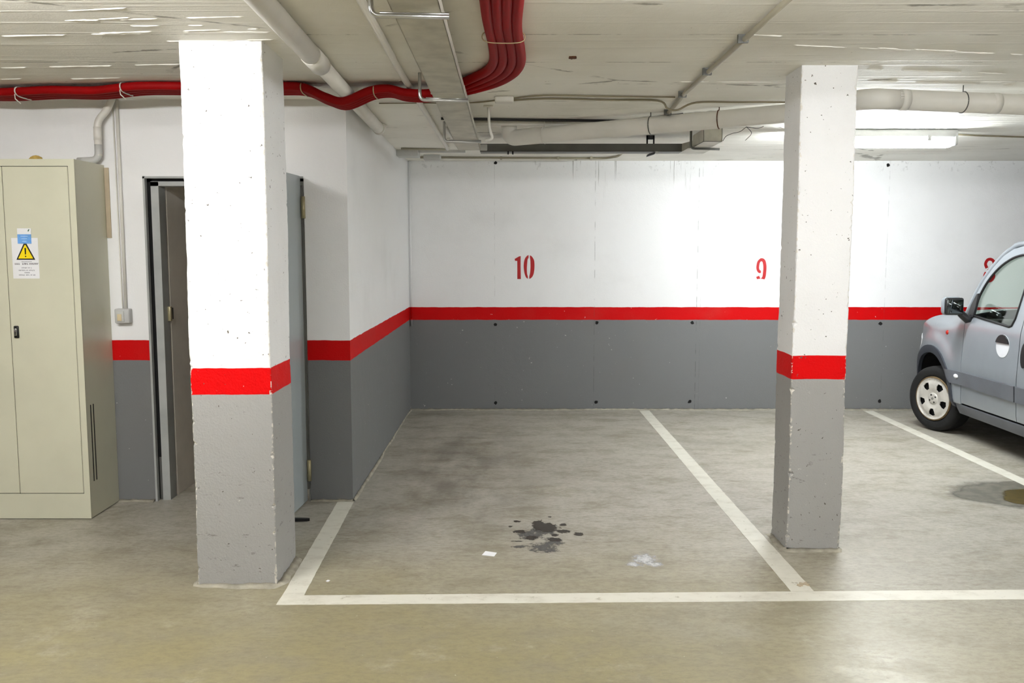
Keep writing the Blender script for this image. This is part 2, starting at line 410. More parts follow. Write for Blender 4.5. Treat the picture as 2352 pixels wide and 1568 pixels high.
# formwork tie holes in the back wall
for hx, hz in ((-0.156, 2.365), (-0.159, 0.832), (0.818, 0.849), (1.736, 0.849), (-0.161, 0.068), (0.817, 0.077), (1.727, 0.081), (3.548, 0.841), (3.572, 0.085), (3.558, 2.345)):
    m = MB(); n = 14
    poly = [(0.017 * (1 + 0.25 * random.uniform(-1, 1)) * math.cos(2 * math.pi * k / n), 0.016 * (1 + 0.25 * random.uniform(-1, 1)) * math.sin(2 * math.pi * k / n)) for k in range(n)]
    m.prism(poly, lambda a, b: (hx + a, YB - 0.0015, hz + b), lambda a, b: (hx + a, YB + 0.01, hz + b))
    m.build('tie_hole', M['hole'], wall_back)

# lumpy cement left along the foot of the walls and pillars
def skirt(name, pts, wdt, side, seed):
    rnd = random.Random(seed); m = MB(); vs = []; fs = []
    P = []
    for a, b in zip(pts[:-1], pts[1:]):
        a = Vector(a); b = Vector(b); n = max(2, int((b - a).length / 0.025))
        for i in range(n): P.append((a.lerp(b, i / n), (b - a).normalized()))
    P.append((Vector(pts[-1]), P[-1][1]))
    wv = wdt
    for p, d in P:
        wv = max(0.25 * wdt, min(1.6 * wdt, wv + rnd.uniform(-0.3, 0.3) * wdt))
        nrm = Vector((d.y, -d.x)) * side
        q = p + nrm * wv
        vs += [(p.x, p.y, 0.0), (p.x, p.y, 0.010 + rnd.uniform(0, 0.008)), (p.x + nrm.x * wv * 0.6, p.y + nrm.y * wv * 0.6, 0.006), (q.x, q.y, 0.0006)]
    for i in range(len(P) - 1):
        for k in range(3): fs.append((i * 4 + k, i * 4 + k + 1, i * 4 + 4 + k + 1, i * 4 + 4 + k))
    m.add(vs, fs, 0, True)
    return struct(m.build(name, M['residue']))
skirt('trim_1', [(-0.985, 8.565), (3.9, 8.565)], 0.035, 1, 1)
skirt('trim_2', [(-0.983, 5.40), (-0.983, 8.56)], 0.012, 1, 2)
skirt('trim_3', [(-2.43, 5.398), (-2.21, 5.398)], 0.03, 1, 3)
skirt('trim_4', [(-1.245, 5.398), (-0.985, 5.398)], 0.015, 1, 4)

# raised beads of thick paint left between the ceiling boards
def ceiling_beads():
    rnd = random.Random(9); m = MB()
    for x0, y0, x1, y1 in [(-1.71, 3.54, -1.46, 3.5), (-1.79, 3.68, -1.5, 3.63), (-1.73, 3.67, -1.05, 3.62), (-1.74, 3.87, -1.04, 3.8), (-1.51, 4.01, -1.03, 3.98), (-2.18, 3.92, -1.55, 3.87), (-2.54, 4.54, -1.61, 4.46), (-2.7, 4.82, -2.57, 4.8), (-2.32, 4.8, -1.97, 4.78), (-1.56, 3.76, -1.25, 3.75), (-1.38, 3.85, -0.99, 3.85), (1.25, 4.08, 2.38, 4.26), (1.77, 4.57, 2.62, 4.69), (0.89, 4.88, 1.45, 4.89), (1.88, 4.85, 2.74, 4.98), (1.01, 3.9, 1.16, 3.92), (1.64, 4.13, 2.04, 4.19)]:
        n = max(3, int(abs(x1 - x0) / .018)); run = []; on = True; left = rnd.randint(6, 22)
        def flush():
            if len(run) > 2:
                m.tube([(x, y, cz(y) + r * .25) for x, y, r in run], [r * (0.25 if i in (0, len(run) - 1) else 1) for i, (x, y, r) in enumerate(run)], 8)
            run.clear()
        for i in range(n + 1):
            t = i / n; x = lerp(x0, x1, t); y = lerp(y0, y1, t) + .006 * noise.noise(Vector((x * 5, y0 * 7, 0))) + rnd.uniform(-.0012, .0012)
            left -= 1
            if left <= 0: on = not on; left = rnd.randint(8, 26) if on else rnd.randint(1, 7); flush()
            if on: run.append((x, y, .0055 + .004 * noise.noise(Vector((x * 14, y * 3, 2))) + rnd.uniform(-.0008, .0012)))
        flush()
    return struct(m.build('trim_7', M['bead']))
ceiling_beads()

# ------------------------------------------------------------------ pillars
def pillar(x0, x1, y0, y1, label, seed):
    rnd = random.Random(seed); m = MB(); zt = cz(y0) + 0.01
    n = int(zt / 0.014); vs = []; fs = []; K = 12
    cor = [(x0, y0), (x1, y0), (x1, y1), (x0, y1)]; off = [0.0] * 4
    for i in range(n + 1):
        z = zt * i / n
        if i == n: z = zt
        ring = []
        for j, (cx, cy) in enumerate(cor):
            px, py = cor[j - 1]; nx, ny = cor[(j + 1) % 4]
            din = Vector((px - cx, py - cy)).normalized(); dout = Vector((nx - cx, ny - cy)).normalized()
            ch = 0.004 + 0.010 * max(0, noise.noise(Vector((cx * 9, cy * 9, z * 9 + seed)))) + 0.010 * max(0, noise.noise(Vector((cx * 9 + 5, cy * 7, z * 38))))
            if rnd.random() < 0.05: ch += rnd.uniform(0.003, 0.014)
            wx = 0.005 * noise.noise(Vector((cx + 3, cy, z * 2.1 + seed))); wy = 0.004 * noise.noise(Vector((cx, cy + 9, z * 1.7)))
            c = Vector((cx + wx, cy + wy))
            a = c + din * ch; b = c + dout * ch; mid = (a + b) * 0.5 + (c - (a + b) * 0.5) * 0.35
            ring += [a, mid, b]
        vs += [(p.x, p.y, z) for p in ring]
    fe = []
    for i in range(n):
        for k in range(K): (fs if k % 3 == 2 else fe).append((i * K + k, i * K + (k + 1) % K, (i + 1) * K + (k + 1) % K, (i + 1) * K + k))
    m.add(vs, fs); m.add(vs, fe, 1); m.add([vs[i] for i in range(K)], [tuple(range(K))]); m.add([vs[n * K + i] for i in range(K)], [tuple(range(K))])
    o = m.build('concrete_pillar', [M['pillar'], M['pillar_edge']])
    return thing(o, label, 'pillar')
pillar(-1.452, -1.088, 3.995, 4.36, 'wide square concrete pillar in front of the open grey door, white over red band over grey', 3)
pillar(1.420, 1.697, 4.483, 4.75, 'narrow concrete pillar beside the painted number 9, white over red band over grey', 11)
skirt('trim_5', [(-1.088, 4.36), (-1.088, 3.995), (-1.452, 3.995), (-1.452, 4.36)], 0.028, -1, 5)
skirt('trim_6', [(1.697, 4.75), (1.697, 4.483), (1.42, 4.483), (1.42, 4.75)], 0.026, -1, 6)

# ------------------------------------------------------------------ ceiling lights
def ceiling_light(x, y, st, col, label):
    L, hz = 1.22, cz(y)
    o = empty('ceiling_light', (x, y, hz), label, 'ceiling light')
    MB().rbox((x - L / 2, y - .065, hz - .062), (x + L / 2, y + .065, hz - 0.001), .012).build('housing', M['switch'], o)
    MB().rbox((x - L / 2 + .02, y - .058, hz - .125), (x + L / 2 - .02, y + .058, hz - .058), .028, seg=4).build('diffuser', emit('lit_diffuser', col, st), o)
    for sx in (-1, 1):
        MB().rbox((x + sx * (L / 2 - .012) - .014, y - .066, hz - .115), (x + sx * (L / 2 - .012) + .014, y + .066, hz - .02), .01).build('end_cap', M['switch'], o)
    for k in (-.4, 0.4):
        MB().box((x + k - .012, y - .072, hz - .085), (x + k + .012, y - .0645, hz - .045)).build('clip', M['steel_bright'], o)
    return o
LL = ['lit fluorescent ceiling light behind the narrow pillar, near the back wall', 'fluorescent ceiling light out of the frame in front of the wide pillar',
      'fluorescent ceiling light out of the frame to the right', 'added fill light out of the frame above the front of bay 10', 'added fill light above and left behind the camera',
      'added fill light above and right behind the camera', 'fluorescent ceiling light far off to the right beyond the van']
for (x, y, st, col), lb in zip(LAMPS, LL): ceiling_light(x, y, st, col, lb)

# ------------------------------------------------------------------ floor markings
def ground_poly(name, poly, mat, z, label, cat, jitter=0.0):
    P = []
    for i, (a, b) in enumerate(zip(poly, poly[1:] + poly[:1])):
        a = Vector(a); b = Vector(b); n = max(1, int((b - a).length / 0.04)) if jitter else 1
        for k in range(n):
            q = a.lerp(b, k / n)
            if jitter and k: q += Vector((random.uniform(-1, 1), random.uniform(-1, 1))) * jitter
            P.append((q.x, q.y))
    m = MB().prism(P, lambda x, y: (x, y, z), lambda x, y: (x, y, 0.0))
    return thing(m.build(name, mat), label, cat)
ground_poly('parking_line', [(-1.035, 3.775), (2.3, 3.838), (5.2, 3.90), (5.2, 4.015), (2.36, 3.952), (-1.035, 3.882)], M['line'], 0.0012, 'long white painted line across the front ends of the bays', 'floor line', 0.0012)
ground_poly('parking_line', [(-1.035, 3.883), (-0.937, 3.884), (-0.978, 5.395), (-1.078, 5.395)], M['line'], 0.0011, 'short white painted line from the wide pillar to the door wall corner', 'floor line', 0.0015)
ground_poly('parking_line', [(1.272, 3.932), (1.377, 3.934), (1.328, 8.53), (1.232, 8.53)], M['line'], 0.0010, 'white painted line between bays 10 and 9 running past the narrow pillar', 'floor line', 0.0015)
ground_poly('parking_line', [(3.375, 3.976), (3.475, 3.978), (3.49, 8.53), (3.395, 8.53)], M['line'], 0.0010, 'white painted line running along the left side of the silver van', 'floor line', 0.0012)

# stains
def blob(m, cx, cy, rx, ry, z, seed, mi=0, rough=0.35, n=36):
    pts = []
    for k in range(n):
        a = 2 * math.pi * k / n
        r = 1 + rough * noise.fractal(Vector((math.cos(a) * 1.6 + seed * 3.1, math.sin(a) * 1.6, seed)), 0.8, 2.2, 4) * 1.6
        pts.append((cx + rx * r * math.cos(a), cy + ry * r * math.sin(a)))
    m.prism(pts, lambda x, y: (x, y, z), lambda x, y: (x, y, 0.0), mi)
def stain_mat(name, base, centres, amp, scale, lo, hi, rough, strength=1.0, dark=None):
    """irregular ragged patch: union of soft discs broken up by noise, clear elsewhere"""
    t = NT(name); p = t.pos(); x, y, z = t.sep(p); f = None
    for cx, cy, rx, ry in centres:
        dx = t.math('MULTIPLY', t.math('SUBTRACT', x, cx), 1 / rx); dy = t.math('MULTIPLY', t.math('SUBTRACT', y, cy), 1 / ry)
        r = t.math('SUBTRACT', 1.0, t.math('SQRT', t.math('ADD', t.math('MULTIPLY', dx, dx), t.math('MULTIPLY', dy, dy))))
        f = r if f is None else t.math('MAXIMUM', f, r)
    nz = t.noise(t.mapping(p, (1, .7, 1)), scale, 7, 0.68)
    g = t.math('ADD', f, t.math('MULTIPLY', t.math('SUBTRACT', nz, 0.5), amp))
    al = t.math('MULTIPLY', t.ramp(g, lo, hi), t.ramp(f, 0.0, 0.12))
    al = t.math('MULTIPLY', al, strength)
    c = t.mix(t.ramp(t.noise(p, scale * 2.2, 4), .35, .65), base, dark or tuple(q * .6 for q in base[:3]) + (1,))
    t.out(c, rough); t.l(al, t.b.inputs['Alpha']); return t.m
def patch(m, x0, x1, y0, y1, z, mi):
    pts = [((x0 + x1) / 2 + (x1 - x0) / 2 * math.cos(2 * math.pi * k / 32), (y0 + y1) / 2 + (y1 - y0) / 2 * math.sin(2 * math.pi * k / 32)) for k in range(32)]
    m.add([(a, b, z) for a, b in pts], [tuple(range(32))], mi)
OD = [(0.19, 4.875, .105, .135), (.15, 4.94, .06, .09), (.04, 4.80, .055, .045), (.285, 4.80, .058, .045), (.365, 4.755, .042, .045), (.105, 4.69, .05, .055), (.225, 4.66, .06, .055), (.235, 4.74, .035, .035),
      (.03, 4.985, .03, .03), (.29, 4.92, .03, .04), (.22, 5.07, .016, .018), (.03, 4.635, .05, .014), (-.01, 4.89, .02, .02)]
OF = [(.165, 4.53, .14, .15), (.10, 4.74, .14, .15), (.05, 4.55, .09, .04), (.22, 4.62, .10, .13), (.17, 4.82, .15, .16)]
M['oil'] = stain_mat('black_oil', srgb(44, 37, 25), OD, 1.7, 34, .30, .48, .4, .95)
M['oil_faded'] = stain_mat('faded_oil', srgb(98, 97, 95), OF, 1.8, 26, .36, .75, .5, .75)
m = MB(); patch(m, -.12, .46, 4.36, 5.16, .0005, 1); patch(m, -.12, .46, 4.36, 5.16, .0010, 0)
thing(m.build('oil_stain', [M['oil'], M['oil_faded']]), 'black splattered oil stain on the floor in the middle of bay 10', 'stain')
M['puddle'] = stain_mat('olive_oil_stain', srgb(84, 70, 12), [(3.37, 5.47, .36, .30), (3.2, 5.42, .2, .16)], .45, 7, .24, .34, .35, .95)
M['damp'] = stain_mat('damp_concrete', srgb(120, 116, 104), [(3.22, 5.55, .50, .40), (3.05, 5.52, .36, .22), (3.36, 5.75, .2, .18)], .5, 6, .10, .42, .45, .85)
m = MB(); patch(m, 2.6, 3.8, 5.1, 6.0, .0005, 0); patch(m, 2.6, 3.8, 5.1, 6.0, .0009, 1)
thing(m.build('puddle', [M['damp'], M['puddle']]), 'olive brown wet patch with a damp grey rim on the floor left of the van', 'stain')
M['cement'] = stain_mat('cement_splash', srgb(224, 224, 226), [(.668, 4.35, .11, .15), (.60, 4.29, .06, .07), (.715, 4.28, .06, .07)], 1.5, 30, .25, .85, .85, .75, srgb(190, 191, 194))
m = MB(); patch(m, .50, .82, 4.18, 4.52, .0008, 0)
thing(m.build('cement_splash', M['cement']), 'pale grey dried cement splash on the floor right of the oil stain', 'stain')
m = MB().prism([(-0.153, 4.415), (-0.137, 4.474), (-0.078, 4.448), (-0.091, 4.395)], lambda x, y: (x, y, 0.0025 + 0.02 * max(0, x + 0.1)), lambda x, y: (x, y, 0.0005))
thing(m.build('paper_scrap', M['paper']), 'small white paper scrap lying left of the oil stain', 'paper')
m = MB(); blob(m, -0.865, 4.06, 0.008, 0.009, 0.003, 41)
thing(m.build('litter_crumb', M['paper']), 'tiny white crumb of litter beside the line corner at the wide pillar', 'litter')
m = MB(); blob(m, 1.36, 4.02, 0.02, 0.018, 0.004, 43, 0, 0.6); blob(m, 1.335, 4.00, 0.012, 0.012, 0.004, 44)
thing(m.build('dead_leaf', M['wood']), 'small brown dry leaf on the crossing of the white lines', 'leaf')
m = MB().prism(spline2([(-1.33, 4.978), (-1.25, 4.978), (-1.19, 4.982), (-1.163, 4.992), (-1.175, 5.003), (-1.25, 5.008), (-1.33, 5.012)], 4), lambda x, y: (x, y, 0.016), lambda x, y: (x, y, 0.0005))
thing(m.build('black_strip', M['matte']), 'flat black strip on the floor under the open grey door', 'strip')  # flat black shape on the floor below the door leaf

# ------------------------------------------------------------------ painted bay numbers
def sc(poly, x0, z0, wd, ht): return [(x0 + a * wd, z0 + (1 - b) * ht) for a, b in poly]
def stroke(pts, wd):
    """outline of a thick line: pts (x,z), wd width or list"""
    P = [Vector(p) for p in pts]; wl = wd if isinstance(wd, list) else [wd] * len(P); A = []; B = []
    for i, p in enumerate(P):
        d = (P[min(i + 1, len(P) - 1)] - P[max(i - 1, 0)]).normalized(); n = Vector((-d.y, d.x)) * wl[i] / 2
        A.append(p + n); B.append(p - n)
    return [(q.x, q.y) for q in A + B[::-1]]
def num(polys, name, label, y=YB):
    m = MB()
    for pl in polys: m.prism(pl, lambda a, b: (a, y - 0.0012, b), lambda a, b: (a, y + 0.002, b))
    return thing(m.build(name, M['number']), label, 'number')
# pixel grid of each glyph -> metres on the wall, 1 px = 0.004185 m at the wall
def gl(pts, ox, oz, k): return [(ox + a * k, oz - b * k) for a, b in pts]
k = 0.004185 * 80 / 1394
one = [(385, 425), (560, 325), (625, 312), (622, 700), (632, 1225), (490, 1225), (492, 800), (488, 505), (400, 500)]
zl = spline2([(938, 275), (880, 300), (800, 400), (755, 560), (745, 740), (765, 930), (800, 1070), (850, 1170), (912, 1215)], 3) + spline2([(908, 1110), (880, 1000), (872, 800), (885, 600), (900, 450), (938, 385)], 3)
zr = spline2([(992, 288), (1050, 310), (1120, 400), (1162, 500), (1175, 650), (1170, 850), (1140, 1020), (1090, 1130), (1020, 1200), (968, 1212)], 3) + spline2([(970, 1110), (1000, 980), (1015, 800), (1015, 600), (1005, 450), (992, 380)], 3)
ox, oz = (1160 - 1176) * 0.004185, 1.5635
num([gl(one, ox, oz, k), gl(zl, ox, oz, k), gl(zr, ox, oz, k)], 'painted_number', 'red stencilled number 10 on the white back wall')
k9 = 0.004185 * 60 / 1176
nine = spline2([(540, 860), (460, 850), (400, 740), (395, 600), (425, 440), (500, 345), (590, 330), (665, 400), (705, 560), (715, 720), (705, 900), (690, 1050), (650, 1160), (545, 1240), (460, 1190), (400, 1065)], 4)
num([gl(stroke(nine, [90] + [125] * 5 * 4 + [145] * (len(nine) - 21)), 2.268, 1.523, k9)], 'painted_number', 'red stencilled number 9 on the wall left of the narrow pillar')
eo, ez = 4.528, 1.462
e1 = spline2([(0.018, -0.088), (0.002, -0.05), (0.018, -0.012), (0.048, -0.004), (0.075, -0.02), (0.082, -0.05), (0.062, -0.085), (0.03, -0.115)], 5)
e2 = spline2([(0.012, -0.128), (0.0, -0.165), (0.015, -0.20), (0.045, -0.212), (0.075, -0.198), (0.088, -0.165), (0.075, -0.125), (0.058, -0.105)], 5)
num([stroke([(eo + a, ez + b) for a, b in e1], 0.028), stroke([(eo + a, ez + b) for a, b in e2], 0.028)], 'painted_number', 'red stencilled number 8 on the wall half hidden by the silver van')

# ------------------------------------------------------------------ electrical cabinet
cx0, cx1, cy0, cy1, ct = -3.34, -2.432, 5.03, 5.398, 2.05
cab = empty('electrical_cabinet', ((cx0 + cx1) / 2, cy0, 0), 'tall cream steel cabinet with a warning sign against the door wall', 'cabinet')
m = MB()
m.box((cx0, cy0 + .004, 0.005), (cx1, cy1, ct)); m.build('body', M['cream'], cab)
m = MB(); z0, z1, a0, a1 = 0.15, 2.012, cx0 + .035, cx1 - .035
for a, b in (((cx0, cy0, 0.004), (cx1, cy0 + .006, z0)), ((cx0, cy0, z1), (cx1, cy0 + .006, ct)), ((cx0, cy0, z0), (a0, cy0 + .006, z1)), ((a1, cy0, z0), (cx1, cy0 + .006, z1))): m.box(a, b)
m.build('front_frame', M['cream'], cab)
m = MB().box((a0, cy0 + .0035, z0), (a1, cy0 + .005, z1)); m.build('door_gap', M['dark_gap'], cab)
seamx = -2.836
dl = MB().rbox((a0 + .003, cy0 - .001, z0 + .003), (seamx - .0015, cy0 + .01, z1 - .003), .002, seg=1, smooth=False).build('door', M['cream'], cab)
dr = MB().rbox((seamx + .0015, cy0 - .001, z0 + .003), (a1 - .003, cy0 + .01, z1 - .003), .002, seg=1, smooth=False).build('door', M['cream'], cab)
# lock
m = MB().rbox((-2.815, cy0 - .012, 1.052), (-2.787, cy0, 1.122), .006, mi=0); m.rbox((-2.808, cy0 - .02, 1.066), (-2.794, cy0 - .01, 1.108), .004, mi=1)
m.build('lock_handle', [M['black'], M['chrome']], dr, label='black lock with a chrome turn handle')
# vent slots in the right side
for yy in (5.085, 5.118):
    MB().rbox((cx1 - .002, yy - .006, 0.21), (cx1 + .0012, yy + .006, 0.66), .0015, seg=1).build('vent_slot', M['dark_gap'], cab)
# stickers on the door
sx0, sx1, sz0, sz1, sy = -2.803, -2.655, 1.388, 1.615, cy0 - .0022
m = MB().box((sx0, sy, sz0), (sx1, sy + .0008, sz1), 0)
def flatpoly(m, poly, y, mi): m.prism(poly, lambda a, b: (a, y, b), lambda a, b: (a, y + .0006, b), mi)
tx, tz = -2.727, 1.493
flatpoly(m, [(tx - .053, tz), (tx + .053, tz), (tx + .006, tz + .094), (tx - .006, tz + .094)], sy - .0005, 1)
flatpoly(m, [(tx - .042, tz + .007), (tx + .042, tz + .007), (tx + .002, tz + .084), (tx - .002, tz + .084)], sy - .001, 2)
flatpoly(m, [(tx - .003, tz + .03), (tx + .003, tz + .03), (tx + .0045, tz + .066), (tx - .0045, tz + .066)], sy - .0015, 1)
flatpoly(m, [(tx + .004 * math.cos(a * .7854), tz + .019 + .004 * math.sin(a * .7854)) for a in range(8)], sy - .0015, 1)
rnd = random.Random(5)
def textline(m, x, z, length, h, mi, gaps):
    a = x
    while a < x + length:
        wd = rnd.uniform(.5, .8) * h
        if not any(g0 < (a - x) / length < g1 for g0, g1 in gaps):
            t = rnd.choice((0, 1, 2))
            flatpoly(m, [(a, z), (a + .28 * h, z), (a + .28 * h, z + h), (a, z + h)], sy - .0006, mi)
            zz = z + (h * .75 if t == 0 else h * .38 if t == 1 else 0)
            flatpoly(m, [(a, zz), (a + wd * .9, zz), (a + wd * .9, zz + .25 * h), (a, zz + .25 * h)], sy - .0008, mi)
        a += wd * 1.25
textline(m, -2.790, 1.466, .130, .0085, 4, ((.19, .27), (.58, .63)))
textline(m, -2.752, 1.480, .055, .004, 3, ())
textline(m, -2.752, 1.445, .055, .006, 3, ((.5, .58), (.78, .86)))
textline(m, -2.770, 1.431, .088, .006, 3, ((.4, .45), (.55, .6)))
textline(m, -2.738, 1.418, .026, .006, 3, ())
textline(m, -2.770, 1.405, .092, .006, 3, ((.35, .4), (.6, .65), (.8, .84)))
m.build('warning_sign', [M['paper'], M['sign_black'], M['sign_yellow'], M['ink'], M['ink_dark']], dr, label='white sheet with a yellow warning triangle and small print')
m = MB().box((-2.766, sy - .003, 1.635), (-2.688, sy - .0016, 1.668), 0).box((-2.766, sy - .003, 1.583), (-2.690, sy - .0016, 1.635), 1)
flatpoly(m, [(-2.707, 1.652), (-2.703, 1.650), (-2.697, 1.660), (-2.699, 1.664), (-2.704, 1.660)], sy - .0036, 2)
for i in range(3): flatpoly(m, [(-2.748 + .004 * i, 1.622 - .014 * i), (-2.708 - .004 * i, 1.622 - .014 * i), (-2.708 - .004 * i, 1.626 - .014 * i), (-2.748 + .004 * i, 1.626 - .014 * i)], sy - .0036, 3)
m.build('sticker', [M['paper'], M['sign_blue'], M['sign_green'], flat('pale_blue', srgb(176, 212, 248))], dr, label='white and blue label stuck above the sheet')
m = MB(); vs = []
for i in range(5):
    for k in range(12):
        a = 2 * math.pi * k / 12; rr = (1, .95, .75, .4, 0.02)[i] * (1 + .2 * noise.noise(Vector((math.cos(a), math.sin(a), i))))
        vs.append((-2.735 + .038 * rr * math.cos(a), 5.21 + .04 * rr * math.sin(a), ct + (0, .014, .028, .036, .039)[i]))
m.add(vs, [(i * 12 + k, i * 12 + (k + 1) % 12, i * 12 + 12 + (k + 1) % 12, i * 12 + 12 + k) for i in range(4) for k in range(12)] + [tuple(range(48, 60)), tuple(range(11, -1, -1))], 0, True)
thing(m.build('foam_lump', M['foam']), 'yellow lump of foam on top of the cream cabinet', 'foam')

# grey elbow pipe from the ceiling down into the back of the cabinet
ep = empty('elbow_pipe', (-2.42, 5.35, cz(5.35)), 'light grey plastic pipe bending from the ceiling down onto the cream cabinet', 'pipe')
pts = fillet([(-2.335, 5.33, cz(5.33)), (-2.372, 5.34, 2.36), (-2.436, 5.345, 2.30), (-2.436, 5.345, 2.10)], .07)
MB().tube(pts, .021, 14).build('upper_bend', M['pvc'], ep)
MB().tube([(-2.436, 5.345, 2.265), (-2.436, 5.345, 2.190)], .0228, 14).build('collar', M['pvc'], ep)
MB().tube(fillet([(-2.436, 5.345, 2.165), (-2.436, 5.345, 2.075), (-2.56, 5.345, 2.068)], .09, 8), .0215, 14).build('lower_bend', M['pvc_grey'], ep)
thing(MB().box((-2.43, 5.391, 1.62), (-2.404, 5.4, 2.035)).build('wall_batten', M['wood']), 'narrow beige strip on the wall at the right edge of the cream cabinet', 'strip')

# switch and its conduit
m = MB().tube([(-2.335, 5.389, cz(5.39)), (-2.335, 5.389, 1.19)], .0095, 10).tube([(-2.362, 5.393, cz(5.39)), (-2.357, 5.393, 1.3), (-2.355, 5.393, 1.19)], .004, 6)
co = thing(m.build('switch_conduit', M['pvc']), 'thin white conduit running down the wall to the light switch', 'conduit')
sw = empty('light_switch', (-2.345, 5.4, 1.15), 'small grey light switch box on the wall between cabinet and doorway', 'light switch')
MB().rbox((-2.390, 5.350, 1.108), (-2.300, 5.4, 1.196), .008).build('box', M['switch'], sw)
MB().rbox((-2.378, 5.345, 1.118), (-2.330, 5.352, 1.184), .003).build('cover', M['pvc_grey'], sw)
MB().rbox((-2.370, 5.341, 1.124), (-2.344, 5.348, 1.165), .003).build('rocker', M['switch_rocker'], sw, label='cream rocker')

# ------------------------------------------------------------------ door
door = empty('door_1', (DR, 5.4, 0), kind='structure')
m = MB()
m.box((-2.172, 5.43, 0), (-2.125, 5.53, DT - .03)); m.box((-2.172, 5.43, DT - .055), (DR, 5.53, DT - .028)); m.box((DR - .012, 5.41, 0), (DR, 5.53, DT - .03))
m.box((DL, 5.395, 0), (DL + .012, 5.43, DT)); m.box((DL, 5.395, DT - .012), (DR, 5.43, DT))
m.build('door_frame', M['frame'], door)
m = MB().box((DL + .006, 5.44, 0.27), (-2.168, 5.50, DT - .006)).box((DL + .006, 5.44, DT - .03), (DR, 5.50, DT - .006)); m.build('void_black', M['void_black'], door, label='black strip for the shaded gap round the frame')  # black strip fills the frame gap, its shade given as colour
MB().box((DL + .012, 5.445, 0), (-2.172, 5.5, 0.27)).build('frame_foot', M['steel_dark'], door)
hx, hy = -1.262, 5.385
ang = R(3.5); d = Vector((-math.sin(ang), -math.cos(ang))); nn = Vector((math.cos(ang), -math.sin(ang)))
def leafp(u, v, z): return (hx + d.x * u + nn.x * v, hy + d.y * u + nn.y * v, z)
m = MB(); Lw, T = .93, .045
m.add([leafp(0, 0, .012), leafp(Lw, 0, .012), leafp(Lw, -T, .012), leafp(0, -T, .012), leafp(0, 0, 1.985), leafp(Lw, 0, 1.985), leafp(Lw, -T, 1.985), leafp(0, -T, 1.985)],
      [(3, 2, 1, 0), (4, 5, 6, 7), (0, 1, 5, 4), (1, 2, 6, 5), (2, 3, 7, 6), (3, 0, 4, 7)])
lf = m.build('door_leaf', M['door'], door, label='grey blue steel leaf swung open towards the viewer')
m = MB().tube([leafp(Lw - .06, .045, 1.03), leafp(Lw - .18, .045, 1.03)], .01).tube([leafp(Lw - .06, 0, 1.03), leafp(Lw - .06, .045, 1.03)], .01); m.build('handle', M['black'], lf)
for z in (1.80, .20):
    MB().tube([(hx + .016, 5.378, z - .065), (hx + .016, 5.378, z + .065)], .0125, 12).build('hinge', M['brass'], door, label='worn metal hinge barrel')
MB().box((hx + .001, 5.384, .08), (hx + .012, 5.399, 1.93)).build('edge_strip', M['steel_dark'], door)
MB().rbox((-2.128, 5.50, 1.11), (-2.108, 5.53, 1.20), .003).box((-2.126, 5.532, 1.12), (-2.112, 5.556, 1.19), 1).build('strike_plate', [M['brass'], M['dark_gap']], door)

# ------------------------------------------------------------------ red conduits
Z = lambda y, o: cz(y) - o
lab = ['innermost of the four red conduits that bend across the ceiling', 'second red conduit from the inside of the ceiling bend',
       'third red conduit from the inside of the ceiling bend', 'outermost of the four red conduits that bend across the ceiling']
for i in range(4):
    t = i / 3; yl = 4.865 + .047 * i
    def q(a, b): return (lerp(a[0], b[0], t), lerp(a[1], b[1], t))
    run = [q((-.090, 2.0), (.045, 2.0)), q((-.093, 2.8), (.033, 2.8)), q((-.095, 3.3), (.022, 3.3)), q((-.093, 3.6), (.018, 3.68)), q((-.082, 3.95), (.036, 4.05)), q((-.084, 4.25), (.040, 4.33)),
           q((-.12, 4.48), (.000, 4.58)), q((-.22, 4.70), (-.115, 4.84))]
    pts = [(x, y, Z(y, .026)) for x, y in run]
    for x, dz, dy in ((-.40, .058, 0), (-.56, .062, 0), (-.66, .040, 0), (-.76, .052, 0), (-.90, .104, .01), (-1.0, .080, .01), (-1.12, .032, 0), (-1.3, .027, 0), (-1.7, .027, 0), (-2.0, .027, .0), (-2.25, .040, .05), (-2.5, .034, .07), (-2.8, .040, .10), (-3.2, .030, .12), (-4.5, .03, .12)):
        pts.append((x, yl + dy, Z(yl + dy, dz)))
    thing(MB().tube(spline(pts, 6), .0225, 14).build('red_conduit', M['red_pipe']), lab[i], 'conduit')

def loop(name, center, ax_u, ru, ax_v, rv, r, mat, label, cat, tail=None, n=28):
    c = Vector(center); u = Vector(ax_u); v = Vector(ax_v); P = []
    for k in range(n + 1):
        a = 2 * math.pi * k / n; ca, sa = math.cos(a), math.sin(a)
        P.append(c + u * ru * (abs(ca) ** .55) * (1 if ca > 0 else -1) + v * rv * (abs(sa) ** .8) * (1 if sa > 0 else -1))
    m = MB().tube(P, r, 6, cap=False)
    if tail: m.tube(tail, r * .8, 6)
    return thing(m.build(name, mat), label, cat)
loop('wire_tie', (-.035, 3.83, Z(3.83, .026)), (1, .04, 0), .09, (0, 0, 1), .026, .0022, M['wire'], 'thin brass wire around the red conduits before the ceiling bend', 'wire tie')
for x, dz, lb, tl, dy in ((-1.12, .033, 'twisted wire round the red conduits right of the wide pillar', False, 0), (-.735, .048, 'twisted wire round the red conduits left of the cable tray', False, 0),
                  (-2.08, .028, 'white wire with a loose tail round the red conduits left of the wide pillar', True, .01), (-2.68, .037, 'white wire round the red conduits above the cream cabinet', True, .085)):
    y = 4.935 + dy; z = Z(y, dz)
    tail = [(x, y - .10, z - .02), (x + .005, y - .105, z - .045), (x + .03, y - .10, z - .07)] if tl else None
    loop('wire_tie', (x, y, z), (0, 1, 0), .098, (0, 0, 1), .0255, .0035 if tl else .003, M['pvc'] if tl else M['wire'], lb, 'wire tie', tail)

